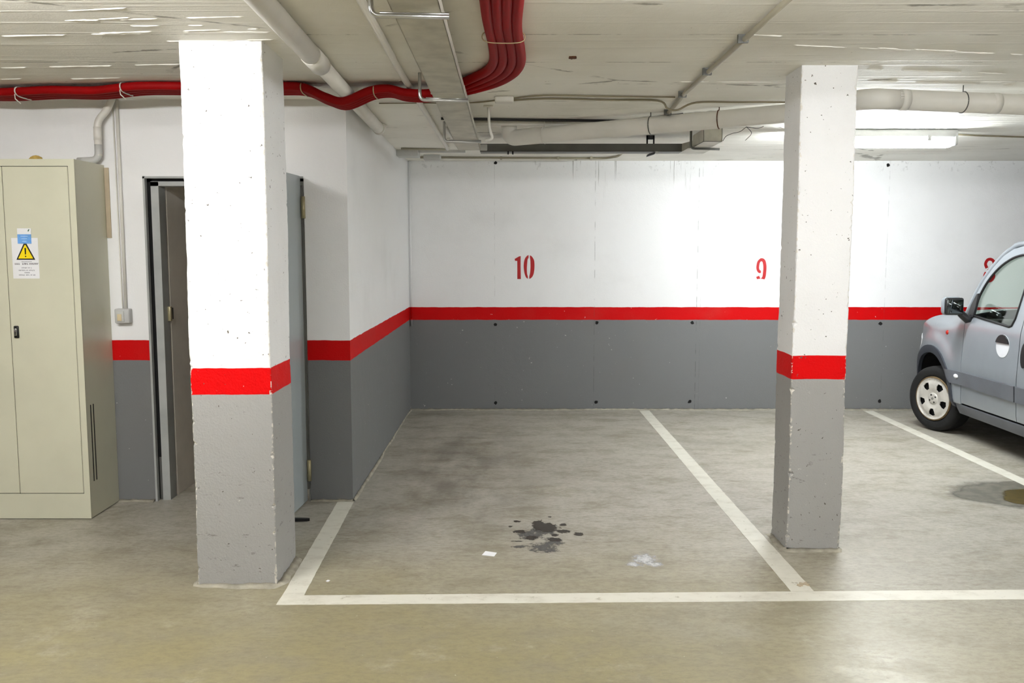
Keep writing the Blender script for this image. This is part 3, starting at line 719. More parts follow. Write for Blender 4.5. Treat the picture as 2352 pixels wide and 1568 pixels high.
# ------------------------------------------------------------------ white drain pipes
dp = empty('drain_pipe', (-.89, 4, cz(4)), 'thick white drain pipe crossing the ceiling beside the wide pillar', 'pipe')
MB().tube([(-.868, 2.0, Z(2, .046)), (-.893, 4.24, Z(4.24, .046))], .044, 22).build('upper_length', M['pvc'], dp)
MB().tube([(-.891, 4.05, Z(4.05, .046)), (-.893, 4.27, Z(4.27, .046))], .0475, 22).build('socket', M['pvc'], dp)
MB().tube(fillet([(-.893, 4.2, Z(4.2, .042)), (-.918, 6.30, Z(6.3, .042)), (-.918, 6.42, Z(6.4, -.02))], .05), .0385, 22).build('lower_length', M['pvc'], dp)
MB().tube([(-.917, 6.22, Z(6.2, .042)), (-.918, 6.28, Z(6.28, .042))], .042, 22).build('end_socket', M['pvc'], dp)
m = MB(); pts = fillet([(-.535, 2.0, Z(2, .02)), (-.556, 4.6, Z(4.6, .018)), (-.548, 5.35, Z(5.35, .018)), (-.534, 7.55, Z(7.55, .018)), (-.534, 7.60, Z(7.6, -.01))], .03)
thing(m.tube(pts, .0165, 14).build('ceiling_pipe', M['pvc']), 'thin white pipe along the ceiling between drain pipe and cable tray', 'pipe')
m = MB().tube(fillet([(-.475, 6.45, Z(6.45, -.01)), (-.47, 6.48, Z(6.48, .016)), (-.44, 7.50, Z(7.5, .016)), (-.44, 7.56, Z(7.5, -.01))], .02), .012, 12)
thing(m.build('ceiling_pipe', M['pvc']), 'short white pipe left of the far end of the cable tray', 'pipe')
m = MB().tube(fillet([(-.41, 6.6, Z(6.6, -.01)), (-.405, 6.62, Z(6.62, .016)), (-.365, 7.50, Z(7.5, .016)), (-.365, 7.55, Z(7.5, -.01))], .02), .010, 12)
thing(m.build('ceiling_pipe', M['pvc']), 'thinnest short white pipe beside the far end of the cable tray', 'pipe')
# big drain pipe at the back, passing behind the narrow pillar
bd = empty('drain_pipe', (1.0, 5.8, 2.36), 'thick white drain pipe running behind the narrow pillar towards the right', 'pipe')
A = [(-.02, 6.30, cz(6.3) + .01), (-.02, 6.30, 2.318), (1.70, 5.46, 2.366), (1.92, 4.93, 2.362), (3.3, 5.06, 2.330), (5.5, 5.2, 2.29)]
MB().tube(fillet(A[:4] + [(2.10, 4.945, 2.357)], .11, 10), .055, 24).build('left_length', M['pvc'], bd)
MB().tube([(2.08, 4.943, 2.358)] + A[4:], .0545, 24).build('right_length', M['pvc'], bd)
for x, y, z in ((2.12, 4.947, 2.357), (2.64, 4.998, 2.346)):
    dv = Vector((1.38, .13, -.032)).normalized(); p = Vector((x, y, z))
    MB().tube([p - dv * .022, p + dv * .022], .0564, 24).build('collar', M['pvc'], bd)
def strap(center, axis, r, mat, label, up=True):
    ax = Vector(axis).normalized(); u = ax.cross(Vector((0, 0, 1))).normalized(); v = u.cross(ax)
    c = Vector(center); P = [c + (u * math.cos(a) + v * math.sin(a)) * r for a in [2 * math.pi * k / 24 for k in range(25)]]
    m = MB().tube(P, .0035, 6, cap=False)
    if up: m.tube([c + Vector((0, 0, r)), Vector((c.x, c.y, cz(c.y) + .004))], .003, 6)
    return thing(m.build('pipe_strap', mat), label, 'strap')
a1, a2 = Vector(A[1]), Vector(A[2])
strap(a1.lerp(a2, .14 + .0), a2 - a1, .0565, M['pvc'], 'white strap at the far left end of the thick drain pipe')
strap(a1.lerp(a2, .53), a2 - a1, .0565, M['steel_dark'], 'dull steel strap holding the middle of the drain pipe')
strap(a1.lerp(a2, .76), a2 - a1, .0568, M['rust'], 'dark reddish wire round the drain pipe left of the narrow pillar')
strap((2.46, 4.981, 2.3495), (1.38, .13, -.032), .056, M['steel_dark'], 'steel strap on the drain pipe right of the narrow pillar')
m = MB()
for e in ([(1.44, 5.59, 2.30), (1.40, 5.58, 2.27), (1.36, 5.60, 2.262)], [(1.44, 5.59, 2.30), (1.47, 5.58, 2.26), (1.43, 5.57, 2.215)], [(1.44, 5.59, 2.30), (1.50, 5.57, 2.288), (1.54, 5.57, 2.30)], [(1.36, 5.60, 2.262), (1.32, 5.6, 2.245), (1.30, 5.6, 2.215)]):
    m.tube(spline(e, 5), .002, 5)
thing(m.build('loose_wire', M['steel_dark']), 'loose wire ends hanging under the drain pipe left of the narrow pillar', 'wire')
# thin white pipe and black cable above it
thing(MB().tube([(-.47, 6.03, Z(6.02, .012)), (-.25, 6.05, Z(6.05, .012)), (.78, 6.13, Z(6.13, .012)), (1.1, 5.86, Z(5.86, .012))], .009, 10).build('cable', M['cable_black']), 'black cable along the ceiling above the thick drain pipe', 'cable')
thing(MB().tube([(-.34, 6.20, Z(6.2, .016)), (.74, 6.23, Z(6.23, .016))], .0155, 12).build('ceiling_pipe', M['pvc']), 'short white pipe on the ceiling behind the left end of the drain pipe', 'pipe')
m = MB().tube(fillet([(-.146, 5.60, cz(5.6)), (-.14, 5.62, 2.30), (-.12, 5.66, 2.235), (-.165, 5.67, 2.225)], .02), .0085, 10)
m.rbox((-.175, 5.585, cz(5.6) - .012), (-.115, 5.615, cz(5.6)), .003)
thing(m.build('hanger_rod', M['pvc']), 'white hooked hanger rod on the ceiling right of the cable tray', 'hanger')
thing(MB().rbox((-.10, 5.28, cz(5.3) - .035), (.01, 5.36, cz(5.3)), .01).build('junction_box', M['pvc']), 'small white box on the ceiling at the right edge of the cable tray', 'junction box')

# ------------------------------------------------------------------ cables and conduits on the ceiling
c1 = [(-.80, 5.49), (-.5, 5.48), (-.25, 5.47), (-.04, 5.36), (.18, 5.235), (.56, 5.265), (.945, 5.29)]
thing(MB().tube(spline([(x, y, Z(y, .007)) for x, y in c1], 6), [.0035] * 13 + [.0048] * 24, 8).build('cable', M['cable']), 'grey cable on the ceiling ending at the straight conduit', 'cable')
c2 = [(-.04, 5.40), (.19, 5.325), (.57, 5.365), (.86, 5.39), (.93, 5.45), (1.0, 5.50), (1.1, 5.455), (1.35, 5.44), (1.60, 5.44), (2.4, 5.50)]
thing(MB().tube(spline([(x, y, Z(y, .009 if not .9 < x < 1.06 else .044)) for x, y in c2], 6), .006, 8).build('cable', M['cable']), 'grey cable looping under the straight conduit towards the narrow pillar', 'cable')
sc_ = empty('straight_conduit', (.98, 4.0, cz(4)), 'straight metal conduit along the ceiling left of the narrow pillar', 'conduit')
MB().tube([(1.015, 1.8, Z(1.8, .02)), (.985, 4.0, Z(4, .02)), (.965, 5.10, Z(5.1, .02)), (.998, 6.05, Z(6.05, .02))], .0125, 12).build('tube', M['conduit_grey'], sc_)
for y, x in ((3.0, .999), (3.90, .986), (4.55, .975), (5.15, .967), (5.75, .988)):
    MB().box((x - .028, y - .009, Z(y, .034)), (x + .017, y + .009, Z(y, 0))).build('clamp', M['steel_dark'], sc_)
thing(MB().tube([(3.15, 6.72, Z(6.72, .01)), (3.5, 6.83, Z(6.83, .01)), (4.6, 7.05, Z(7.05, .01)), (7, 7.3, Z(7.3, .01))], .0065, 8).build('cable', M['cable']), 'thin cable on the ceiling running right from the lit lamp', 'cable')
m = MB().tube(fillet([(-.83, 8.2, Z(8.2, .012)), (.86, 8.28, Z(8.28, .012)), (.95, 8.12, Z(8.1, .012)), (.98, 8.05, Z(8.05, -.01))], .08), .010, 8)
for x in (-.1, .42, .72): m.box((x - .01, 8.23, Z(8.25, .024)), (x + .01, 8.29, Z(8.25, 0)))
thing(m.build('back_conduit', M['conduit_grey']), 'thin grey conduit on the ceiling along the top of the back wall', 'conduit')
thing(MB().tube([(-.93, 7.60, Z(7.6, .010)), (-.56, 7.66, Z(7.66, .010))], .009, 8).build('back_conduit', M['conduit_grey']), 'short thin conduit on the ceiling in the left back corner', 'conduit')
m = MB().rbox((-.985, 7.72, Z(7.75, .055)), (-.80, 7.90, Z(7.85, -.003)), .006)
m.box((-.80, 7.76, Z(7.8, .02)), (-.4, 7.80, Z(7.8, 0)))
thing(m.build('junction_box', M['pvc_grey']), 'wide pale junction box in the left back corner of the ceiling', 'junction box')
thing(MB().rbox((-.79, 8.08, Z(8.1, .045)), (-.64, 8.22, Z(8.2, -.003)), .006).build('junction_box', M['pvc_grey']), 'smaller junction box under the ceiling near the back wall', 'junction box')
thing(MB().tube([(-.966, 8.548, cz(8.55)), (-.966, 8.548, 0.89)], .009, 12).tube([(-.966, 8.55, .89), (-.966, 8.55, .82)], .012, 10).build('corner_conduit', M['wall']), 'grey conduit running down the back corner of the room', 'conduit')

# ------------------------------------------------------------------ cable trays and brackets
tr = empty('cable_tray', (-.32, 4.5, 2.32), 'long galvanised cable tray hanging along the ceiling towards the back wall', 'cable tray')
def sheet(ax0, ax1, y0, y1, ob, lip, t=.003):
    m = MB(); q = lambda x, y, o: (x, y, Z(y, o))
    for x0, x1, o0, o1 in ((ax0, ax1, ob, ob - t), (ax0, ax0 + t, ob, ob - lip), (ax1 - t, ax1, ob, ob - lip)):
        m.add([q(x0, y0, o0), q(x1, y0, o0), q(x1, y1, o0), q(x0, y1, o0), q(x0, y0, o1), q(x1, y0, o1), q(x1, y1, o1), q(x0, y1, o1)],
              [(3, 2, 1, 0), (4, 5, 6, 7), (0, 1, 5, 4), (1, 2, 6, 5), (2, 3, 7, 6), (3, 0, 4, 7)])
    return m
sheet(-.402, -.238, 1.8, 4.55, .125, .042).build('trough', M['galv'], tr)
sheet(-.400, -.236, 4.55, 6.78, .125, .042).build('trough', M['galv'], tr)
MB().box((-.404, 4.53, Z(4.5, .127)), (-.236, 4.56, Z(4.5, .1245))).build('joint', M['galv'], tr)
for (y, xl, xr), lb in zip(((3.10, -.475, -.213), (4.66, -.470, -.225), (6.22, -.463, -.212)), ('nearest steel hanger bracket under the cable tray', 'middle steel hanger bracket under the cable tray in front of the red conduits', 'farthest steel hanger bracket under the cable tray')):
    zb = Z(y, .135)
    m = MB().tube(fillet([(xl, y, cz(y) + .002), (xl, y, zb), (xr, y + .02, zb)], .03, 6), .0088, 10)
    m.tube([(xl + .03, y + .001, zb + .009), (xr, y + .02, zb + .009)], .0045, 6)
    thing(m.build('tray_bracket', M['steel_bright']), lb, 'bracket')
ct2 = empty('cable_tray', (.5, 6.85, 2.3), 'dull steel cable tray hanging crosswise in front of the back wall', 'cable tray')
m = MB(); zb0 = 2.283
m.box((-.24, 6.82, zb0), (1.28, 6.825, zb0 + .058)); m.box((-.24, 6.82, zb0), (1.28, 6.97, zb0 + .003)); m.box((-.24, 6.965, zb0), (1.28, 6.97, zb0 + .058))
m.build('trough', M['steel_dark'], ct2)
m = MB()
m.add([(1.28, 6.82, zb0), (1.28, 6.82, zb0 + .058), (1.33, 6.60, zb0 + .058), (1.33, 6.60, zb0), (1.276, 6.82, zb0), (1.276, 6.82, zb0 + .058), (1.326, 6.60, zb0 + .058), (1.326, 6.60, zb0)],
      [(0, 1, 2, 3), (7, 6, 5, 4), (0, 3, 7, 4), (1, 5, 6, 2), (0, 4, 5, 1), (3, 2, 6, 7)])
m.box((1.28, 6.60, zb0 - .0), (1.47, 6.97, zb0 + .003)); m.build('corner_plate', M['galv'], ct2)
m = MB(); m.box((1.315, 6.24, 2.288), (1.445, 6.62, 2.291)); m.box((1.315, 6.24, 2.288), (1.318, 6.62, 2.375)); m.box((1.442, 6.24, 2.288), (1.445, 6.62, 2.375)); m.box((1.315, 6.24, 2.288), (1.445, 6.243, 2.385))
m.build('end_section', M['galv'], ct2, label='bright galvanised end box')
MB().rbox((-.245, 6.805, 2.288), (-.185, 6.822, 2.336), .006).build('joint_plate', M['pvc_grey'], ct2)
for x in (-.035, .0):
    MB().box((x, 6.80, 2.262), (x + .012, 6.84, 2.284)).build('bolt', M['black'], ct2)
m = MB().tube(fillet([(1.292, 6.56, cz(6.56)), (1.292, 6.56, 2.276), (1.50, 6.56, 2.272)], .03), .0085, 10)
thing(m.build('tray_bracket', M['steel_dark']), 'steel bracket holding the end box of the crosswise cable tray', 'bracket')
m = MB()
m.box((1.02, 6.88, 2.335), (1.03, 6.90, cz(6.9))); m.box((1.07, 6.88, 2.335), (1.08, 6.90, cz(6.9))); m.box((1.02, 6.88, 2.38), (1.08, 6.90, cz(6.9)))
thing(m.build('tray_bracket', M['black']), 'black bracket joining the crosswise cable tray to the ceiling', 'bracket')
m = MB().add([(1.02, 6.80, 2.262), (1.075, 6.80, 2.281), (1.075, 6.86, 2.281), (1.02, 6.86, 2.262), (1.015, 6.80, 2.245), (1.07, 6.80, 2.262), (1.07, 6.86, 2.262), (1.015, 6.86, 2.245)], [(0, 1, 2, 3), (7, 6, 5, 4), (0, 4, 5, 1), (1, 5, 6, 2), (2, 6, 7, 3), (3, 7, 4, 0)])
m.box((1.07, 6.81, 2.266), (1.10, 6.85, 2.283), 1)
thing(m.build('tray_clip', [M['black'], M['pvc_grey']]), 'small black clip hanging under the crosswise cable tray', 'clip')
m = MB(); blob(m, 0, 0, .017, .022, .006, 51)
for v in m.v: v.x += .285; v.y += 4.31; v.z = cz(v.y) - v.z
thing(m.build('rust_spot', M['rust']), 'brown rust spot on the bare ceiling right of the red conduits', 'stain')

# ------------------------------------------------------------------ the van
XL, XC, YH = 3.63, 4.46, 7.60
van = empty('van', (XC, 6.0, 0), 'silver passenger van parked nose to the back wall in bay 8', 'van')
def sm(a, b, x):
    t = max(0, min(1, (x - a) / (b - a))); return t * t * (3 - 2 * t)
PR = [(0.20, .060), (0.26, .030), (0.34, .016), (0.45, .010), (0.56, .004), (0.62, .0), (0.75, .006), (0.95, .014), (1.00, .024), (1.30, .085), (1.55, .140), (1.66, .185), (1.72, .23)]
AX, AZ = 7.64, .285
def inset(Y, z):
    for (z0, a), (z1, b) in zip(PR[:-1], PR[1:]):
        if z <= z1: v = a + (b - a) * max(0, (z - z0) / (z1 - z0)); break
    else: v = PR[-1][1]
    if Y > 7.7: v += .62 * (Y - 7.7) ** 2 + 1.0 * max(0, Y - 7.95) ** 2
    if Y > 7.2: v += .05 * sm(.88, 1.0, z) * sm(7.2, 7.5, Y)
    if Y < 4.6: v += .5 * (4.6 - Y) ** 2
    for ay in (AX, 5.06):
        r = math.hypot((Y - ay) / .85, z - AZ)
        if z > .3: v -= .026 * sm(.30, .44, r) * (1 - sm(.47, .60, r))
    return v
def side(sgn):
    return lambda Y, z, e=0.0: (XC + sgn * (XC - XL - inset(Y, z) + e), Y, z)
def panel(name, poly, holes, mats, parent, sgn=-1, th=.012, e=0.0, step=.035, **kw):
    bm = bmesh.new(); loops = [poly] + list(holes)
    flatp = [p for l in loops for p in l]
    vs = [bm.verts.new((p[0], p[1], 0)) for p in flatp]
    for t in tessellate_polygon([[Vector((p[0], p[1], 0)) for p in l] for l in loops]):
        try: bm.faces.new([vs[i] for i in t])
        except ValueError: pass
    ys = [p[0] for p in poly]; zs = [p[1] for p in poly]
    a = min(ys) + step
    while a < max(ys):
        bmesh.ops.bisect_plane(bm, geom=bm.verts[:] + bm.edges[:] + bm.faces[:], plane_co=(a, 0, 0), plane_no=(1, 0, 0)); a += step
    a = min(zs) + step
    while a < max(zs):
        bmesh.ops.bisect_plane(bm, geom=bm.verts[:] + bm.edges[:] + bm.faces[:], plane_co=(0, a, 0), plane_no=(0, 1, 0)); a += step
    bmesh.ops.remove_doubles(bm, verts=bm.verts[:], dist=1e-5)
    f = side(sgn); bm.verts.index_update(); N = len(bm.verts)
    out = [f(v.co.x, v.co.y, e) for v in bm.verts]; inn = [f(v.co.x, v.co.y, e - th) for v in bm.verts]
    m = MB(); fs = [[v.index for v in fc.verts] for fc in bm.faces]
    be = [(ed.verts[0].index, ed.verts[1].index) for ed in bm.edges if len(ed.link_faces) == 1]
    bm.free()
    m.add(out + inn, fs + [[i + N for i in q[::-1]] for q in fs], 0, True)
    o = len(m.v)
    m.add([p for a, b in be for p in (out[a], out[b], inn[b], inn[a])], [(i * 4, i * 4 + 1, i * 4 + 2, i * 4 + 3) for i in range(len(be))])
    return m.build(name, mats, parent, **kw)
def arc(cy, a, b, t0, t1, n=20): return [(cy + a * math.cos(t0 + (t1 - t0) * k / n), AZ + b * math.sin(t0 + (t1 - t0) * k / n)) for k in range(n + 1)]
# outlines in (Y, z)
hoodl = [(7.19, 1.005), (7.42, 1.012), (7.62, 1.00), (7.80, .965), (7.93, .91), (8.02, .84), (8.08, .75)]
fender = [(7.165, .30), (7.165, .99)] + spline2(hoodl, 4) + [(8.10, .60), (8.095, .42), (7.985, .40)] + arc(AX, .355, .40, math.asin(.115 / .40), math.pi - math.asin(.0 / .4), 22)[0:] + [(7.275, .27)]
def door_poly(): return [(7.158, .31), (7.158, 1.0), (7.145, 1.09), (7.10, 1.20), (7.035, 1.315), (6.96, 1.41), (6.86, 1.50), (6.74, 1.555), (6.58, 1.585), (6.37, 1.60), (6.37, .31)]
win = [(7.055, 1.028), (7.055, 1.15)] + spline2([(7.045, 1.19), (7.00, 1.275), (6.93, 1.36), (6.84, 1.43), (6.72, 1.485), (6.60, 1.51), (6.50, 1.512)], 3) + [(6.455, 1.49), (6.455, 1.25), (6.475, 1.05), (6.50, .995), (6.53, .985)]
rear = [(6.362, .31), (6.362, 1.60), (5.4, 1.625), (4.6, 1.62), (4.40, 1.50), (4.34, 1.0), (4.34, .35)] + [(4.68, .33)] + arc(5.06, .355, .40, math.pi, 0, 22) + [(5.43, .31)]
w2 = [(6.30, 1.0), (6.27, 1.49), (5.60, 1.51), (5.60, 1.0)]; w3 = [(5.48, 1.0), (5.48, 1.50), (4.62, 1.48), (4.56, 1.05), (4.62, 1.0)]
for sgn in (-1, 1):
    f = side(sgn)
    fd = panel('front_wing', fender, [], M['car'], van, sgn)
    dr_ = panel('front_door', door_poly(), [win], M['car'], van, sgn)
    panel('side_panel', rear, [w2, w3], M['car'], van, sgn, step=.06)
    panel('window', win, [], M['glass'], dr_, sgn, .004, -.010, .06, label='tinted front door window')
    for wv in (w2, w3): panel('rear_window', wv, [], M['glass'], van, sgn, .004, -.008, .1)
    MB().tube([f(y, z, .0) for y, z in win + win[:1]], .0095, 6).build('window_seal', M['black'], dr_)
    # sail with mirror
    panel('mirror_base', [(7.135, 1.0), (7.118, 1.11), (7.075, 1.20), (7.055, 1.205), (7.045, 1.10), (7.045, 1.02)], [], M['black'], dr_, sgn, .012, .012, .05)
    x_ = lambda v: XC + sgn * (XC - v)
    def bx(a, b): return (min(x_(a[0]), x_(b[0])), a[1], a[2]), (max(x_(a[0]), x_(b[0])), b[1], b[2])
    MB().tube([(x_(3.665), 7.10, 1.01), (x_(3.63), 7.10, .995), (x_(3.60), 7.12, 1.03), (x_(3.57), 7.14, 1.07)], [.034, .032, .03, .028], 12).build('mirror_arm', M['black'], van)
    mh = MB().rbox(*bx((3.434, 7.085, 1.028), (3.592, 7.165, 1.175)), .036, seg=5).build('wing_mirror', M['car'], van)
    MB().rbox(*bx((3.440, 7.070, 1.034), (3.588, 7.105, 1.170)), .017, seg=3).build('mirror_rim', M['black'], mh)
    MB().rbox(*bx((3.452, 7.066, 1.046), (3.576, 7.074, 1.158)), .0035, seg=2).build('mirror_glass', M['mirror'], mh)
    # repeater, marker, mouldings, sill
    q = Vector(f(7.43, .862, .002)); MB().lathe([(0, .010), (.010, .009), (.016, .005), (.019, 0), (.019, -.004)], 16, Matrix.Translation(q) @ Matrix.Rotation(sgn * math.pi / 2, 4, 'Y')).build('side_repeater', M['lens_red'], fd, label='small red side repeater lamp')
    mo = panel('door_moulding', [(7.36, .565), (7.33, .50), (7.27, .462), (6.374, .452), (6.374, .568)], [], M['trim_grey'], van, sgn, .012, .016, .05)
    panel('door_moulding', [(6.358, .568), (6.358, .452), (5.46, .452), (5.44, .568)], [], M['trim_grey'], van, sgn, .012, .016, .08)
    q = Vector(f(7.205, .525, .018)); Mx = Matrix.Translation(q) @ Matrix.Rotation(sgn * math.pi / 2, 4, 'Y') @ Matrix.Diagonal((.8, 1.5, 1, 1))
    MB().lathe([(0, .008), (.012, .007), (.020, .003), (.022, 0), (.022, -.003)], 16, Mx).build('marker_oval', M['paper'], mo)
    panel('side_skirt', [(7.26, .295), (7.23, .215), (5.45, .205), (5.43, .292)], [], M['trim_grey'], van, sgn, .02, .006, .08)
    panel('front_arch_flare', arc(AX, .395, .45, -.02, math.pi + .04, 26) + arc(AX, .345, .385, math.pi + .04, -.02, 26), [], M['flare'], van, sgn, .03, .012, .05)
    panel('rear_arch_flare', arc(5.06, .395, .45, -.02, math.pi + .04, 26) + arc(5.06, .345, .385, math.pi + .04, -.02, 26), [], M['flare'], van, sgn, .03, .012, .05)
    # handles
    hd = [(6.58 + .088 * math.cos(a), .838 + .085 * math.sin(a)) for a in [2 * math.pi * k / 24 for k in range(24)]]
    panel('handle_bowl', hd, [], M['bowl'], dr_, sgn, .006, .003, .03, label='bright dished recess under the handle')
    panel('door_handle', [p for p in hd if p[1] > .846] , [], M['black'], dr_, sgn, .012, .014, .03, label='black pull handle')
    panel('slide_handle', [(6.325 - .038 + .04 * math.cos(a), .80 + .09 * math.sin(a)) for a in [2 * math.pi * k / 20 for k in range(20)]], [], M['black'], van, sgn, .012, .010, .03)
    # wheel wells
    for ay in (AX, 5.06):
        m = MB(); P = arc(ay, .365, .405, -.15, math.pi + .15, 22)
        xi, xo = x_(4.05), x_(3.665)
        vs = [(xo, y, z) for y, z in P] + [(xi, y, z) for y, z in P]; n = len(P)
        m.add(vs, [(i, i + 1, n + i + 1, n + i) for i in range(n - 1)] + [tuple(range(n, 2 * n))], 0)
        m.build('wheel_well', M['void_black'], van)
def wheel(cx, cy, steer, sgn):
    Mw = Matrix.Translation((cx, cy, .279)) @ Matrix.Rotation(steer, 4, 'Z') @ Matrix.Rotation(sgn * math.pi / 2, 4, 'Y')   # local z points outwards
    wr = MB().lathe([(.19, -.085), (.235, -.092), (.262, -.088), (.275, -.07), (.279, -.04), (.279, .04), (.275, .07), (.262, .088), (.235, .094), (.205, .090), (.188, .078), (.185, -.08)], 48, Mw).build('wheel', M['tyre'], van)
    m = MB().lathe([(.190, .080), (.190, .090), (.181, .094), (.176, .088), (.176, .05), (.0, .045)], 40, Mw); m.build('rim', M['cap_lip'], wr)
    MB().lathe([(0.0, .060), (.176, .060)], 40, Mw).build('hub_back', M['void_black'], wr)
    # cover: dished disc with five windows
    def dome(x, y):
        r = math.hypot(x, y); h = .085 + .012 * sm(.05, .10, r) - .0 - .018 * sm(.12, .178, r) + .014 * sm(.163, .176, r)
        return h
    outer = [(.178 * math.cos(2 * math.pi * k / 60), .178 * math.sin(2 * math.pi * k / 60)) for k in range(60)]
    holes = []
    for i in range(5):
        a0 = 2 * math.pi * i / 5 + math.pi; h = []
        for rr, da in ((.088, -.17), (.118, -.26), (.143, -.235), (.150, 0), (.143, .235), (.118, .26), (.088, .17)): h.append((rr * math.cos(a0 + da), rr * math.sin(a0 + da)))
        holes.append(h)
    bm = bmesh.new(); loops = [outer] + holes; fl = [p for l in loops for p in l]; vs = [bm.verts.new((p[0], p[1], 0)) for p in fl]
    for t in tessellate_polygon([[Vector((p[0], p[1], 0)) for p in l] for l in loops]):
        try: bm.faces.new([vs[i] for i in t])
        except ValueError: pass
    for ax in ((1, 0, 0), (0, 1, 0), (.707, .707, 0), (.707, -.707, 0)):
        for k in range(-8, 9): bmesh.ops.bisect_plane(bm, geom=bm.verts[:] + bm.edges[:] + bm.faces[:], plane_co=Vector(ax) * k * .021, plane_no=ax)
    bmesh.ops.remove_doubles(bm, verts=bm.verts[:], dist=1e-5); bm.verts.index_update()
    m = MB(); top = [Mw @ Vector((v.co.x, v.co.y, dome(v.co.x, v.co.y))) for v in bm.verts]; bot = [Mw @ Vector((v.co.x, v.co.y, dome(v.co.x, v.co.y) - .008)) for v in bm.verts]
    N = len(top); fs = [[v.index for v in f.verts] for f in bm.faces]; be = [(e.verts[0].index, e.verts[1].index) for e in bm.edges if len(e.link_faces) == 1]; bm.free()
    m.add(top + bot, fs + [[i + N for i in q[::-1]] for q in fs], 0, True)
    m.add([p for a, b in be for p in (top[a], top[b], bot[b], bot[a])], [(i * 4, i * 4 + 1, i * 4 + 2, i * 4 + 3) for i in range(len(be))])
    cv = m.build('wheel_cover', M['cap'], wr, label='pale plastic wheel cover with five windows')
    hb = MB().lathe([(0, .094), (.030, .093), (.050, .088), (.056, .076)], 32, Mw)
    for i in range(4):
        a = math.pi / 2 * i + .5; q = Mw @ Matrix.Translation((.034 * math.cos(a), .034 * math.sin(a), .0915))
        hb.lathe([(0, .003), (.008, .002), (.0085, 0)], 12, q, 1)
    for g in ([(.004, .013), (.010, 0), (.004, -.013), (.001, -.010), (.005, 0), (.001, .010)], [(-.004, .013), (-.010, 0), (-.004, -.013), (-.001, -.010), (-.005, 0), (-.001, .010)]):
        hb.prism(g, lambda a, b: Mw @ Vector((a, b, .0955)), lambda a, b: Mw @ Vector((a, b, .092)), 2)
    hb.build('hub_cap', [M['cap'], M['black'], M['steel_dark']], cv.parent, label='round centre with dark lug dots')
    return wr
for sgn in (-1, 1):
    wheel(XC + sgn * (XC - 3.605 - .09), YH, R(20), sgn)
    wheel(XC + sgn * (XC - 3.66 - .09), 5.06, 0, sgn)
# nose, bonnet, bumper, windscreen, roof, tail : lofted across the width
def loft(name, left, mid, mat, parent, powr=2.4, n=24, th=.012, **kw):
    """left: points (Y,z) on the left edge (x from the side), mid: points on the centre line"""
    k = len(left); top = []; 
    for j in range(n + 1):
        u = -1 + 2 * j / n; s_ = 1 - abs(u) ** powr
        for (yl, zl), (ym, zm) in zip(left, mid):
            hw = XC - XL - inset(yl, zl) - .004
            top.append(Vector((XC + u * hw, lerp(yl, ym, s_), lerp(zl, zm, s_))))
    fs = [(j * k + i, j * k + i + 1, (j + 1) * k + i + 1, (j + 1) * k + i) for j in range(n) for i in range(k - 1)]
    m = MB().add(top, fs, 0, True)
    return m.build(name, mat, parent, **kw)
loft('bonnet', spline2(hoodl, 3), spline2([(7.50, 1.05), (7.66, 1.045), (7.82, 1.03), (7.98, 1.00), (8.12, .95), (8.22, .88), (8.28, .79)], 3), M['car'], van)
loft('front_bumper', [(8.08, .75), (8.10, .60), (8.10, .45), (8.09, .28), (8.04, .22)], [(8.28, .79), (8.34, .62), (8.38, .48), (8.36, .30), (8.28, .22)], M['trim_grey'], van)
wl = [(7.19, 1.005), (7.165, 1.09), (7.12, 1.20), (7.055, 1.315), (6.98, 1.41), (6.88, 1.50), (6.78, 1.555)]
wm = [(7.50, 1.05), (7.42, 1.16), (7.33, 1.28), (7.23, 1.40), (7.12, 1.52), (7.01, 1.62), (6.92, 1.70)]
loft('windscreen', wl, wm, M['glass'], van)
for sgn in (-1, 1):
    f = side(sgn); MB().tube(spline([f(y, z, -.016) for y, z in wl] + [f(6.60, 1.600, -.02), f(5.5, 1.640, -.02), f(4.6, 1.635, -.02)], 4), .024, 10).build('roof_rail', M['car'], van)
loft('roof', [(6.78, 1.575), (6.6, 1.60), (6.36, 1.615), (5.4, 1.64), (4.6, 1.635), (4.42, 1.55)], [(6.92, 1.70), (6.7, 1.765), (6.36, 1.80), (5.4, 1.83), (4.5, 1.81), (4.36, 1.72)], M['car'], van)
loft('tailgate', [(4.42, 1.55), (4.36, 1.0), (4.345, .5), (4.36, .33)], [(4.36, 1.72), (4.22, 1.05), (4.20, .5), (4.22, .33)], M['car'], van)
loft('rear_bumper', [(4.33, .55), (4.32, .40), (4.36, .22)], [(4.16, .55), (4.15, .40), (4.2, .22)], M['trim_grey'], van)
bw_ = MB()
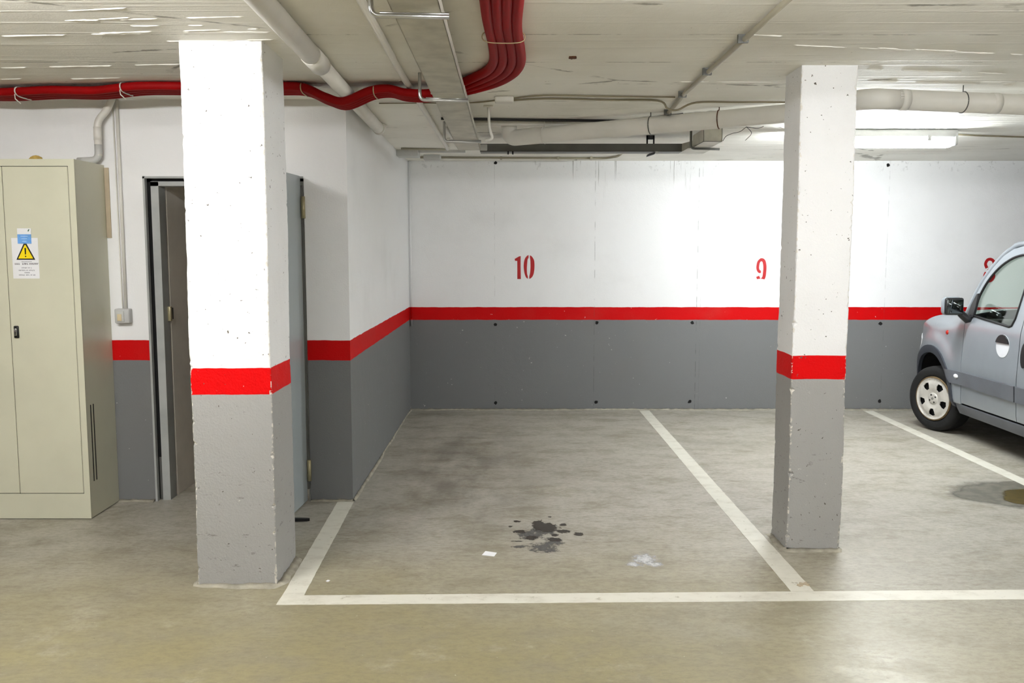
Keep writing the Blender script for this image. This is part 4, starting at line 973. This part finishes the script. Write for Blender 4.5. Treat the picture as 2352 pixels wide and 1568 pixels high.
for j in range(17):
    u = -1 + 2 * j / 16; x = XC + u * .60; sB = 1 - (abs(u) * .75) ** 2.4
    for zz, yl, ym in ((1.52, 4.415, 4.318), (1.30, 4.392, 4.265), (1.06, 4.366, 4.225)): bw_.v.append(Vector((x, lerp(yl, ym, sB) - .012, zz)))
for j in range(16):
    for i in range(2): bw_.f.append([j * 3 + i, j * 3 + i + 1, j * 3 + 4 + i, j * 3 + 3 + i]); bw_.mi.append(0); bw_.sm.append(True)
bw_.build('tailgate_window', M['black'], van)
for sgn in (-1, 1):
    x = XC + sgn * .70
    MB().rbox((x - .06, 4.28, .78), (x + .06, 4.40, 1.20), .03).build('tail_lamp', M['lens_red'], van)
MB().box((4.06, 4.4, .21), (4.86, 8.1, .36)).box((3.74, 5.48, .21), (5.18, 7.2, .33)).build('underbody', M['void_black'], van)
MB().rbox((3.80, 7.12, .60), (5.12, 7.42, .98), .05).build('dashboard', M['dash'], van)
for x in (4.08, 4.84):
    so = MB().rbox((x - .24, 6.10, .40), (x + .24, 6.62, .62), .06).build('front_seat', M['seat'], van)
    MB().rbox((x - .23, 5.98, .55), (x + .23, 6.14, 1.15), .06).build('backrest', M['seat'], so)
    MB().rbox((x - .12, 6.0, 1.18), (x + .12, 6.09, 1.36), .035).build('headrest', M['seat'], so)
MB().rbox((3.82, 5.0, .40), (5.10, 5.5, .62), .06).rbox((3.82, 4.92, .55), (5.10, 5.08, 1.15), .06).build('rear_seat', M['seat'], van)
c = Vector((4.08, 6.86, .93)); P = [c + Vector((.18 * math.cos(a), .07 * math.sin(a), .165 * math.sin(a))) for a in [2 * math.pi * k / 28 for k in range(29)]]
MB().tube(P, .013, 8, cap=False).tube([c - Vector((.17, 0, 0)), c + Vector((.17, 0, 0))], .014, 8).tube([c, c + Vector((0, .25, -.1))], .025, 8).build('steering_wheel', M['black'], van)
for sgn in (-1, 1):
    panel('headlamp', [(8.03, .80), (8.075, .72), (8.09, .62), (7.99, .66), (7.96, .76)], [], M['lens'], van, sgn, .01, .006, .03)

# strip helper properties
for o in bpy.data.objects:
    if '_o' in o: del o['_o']
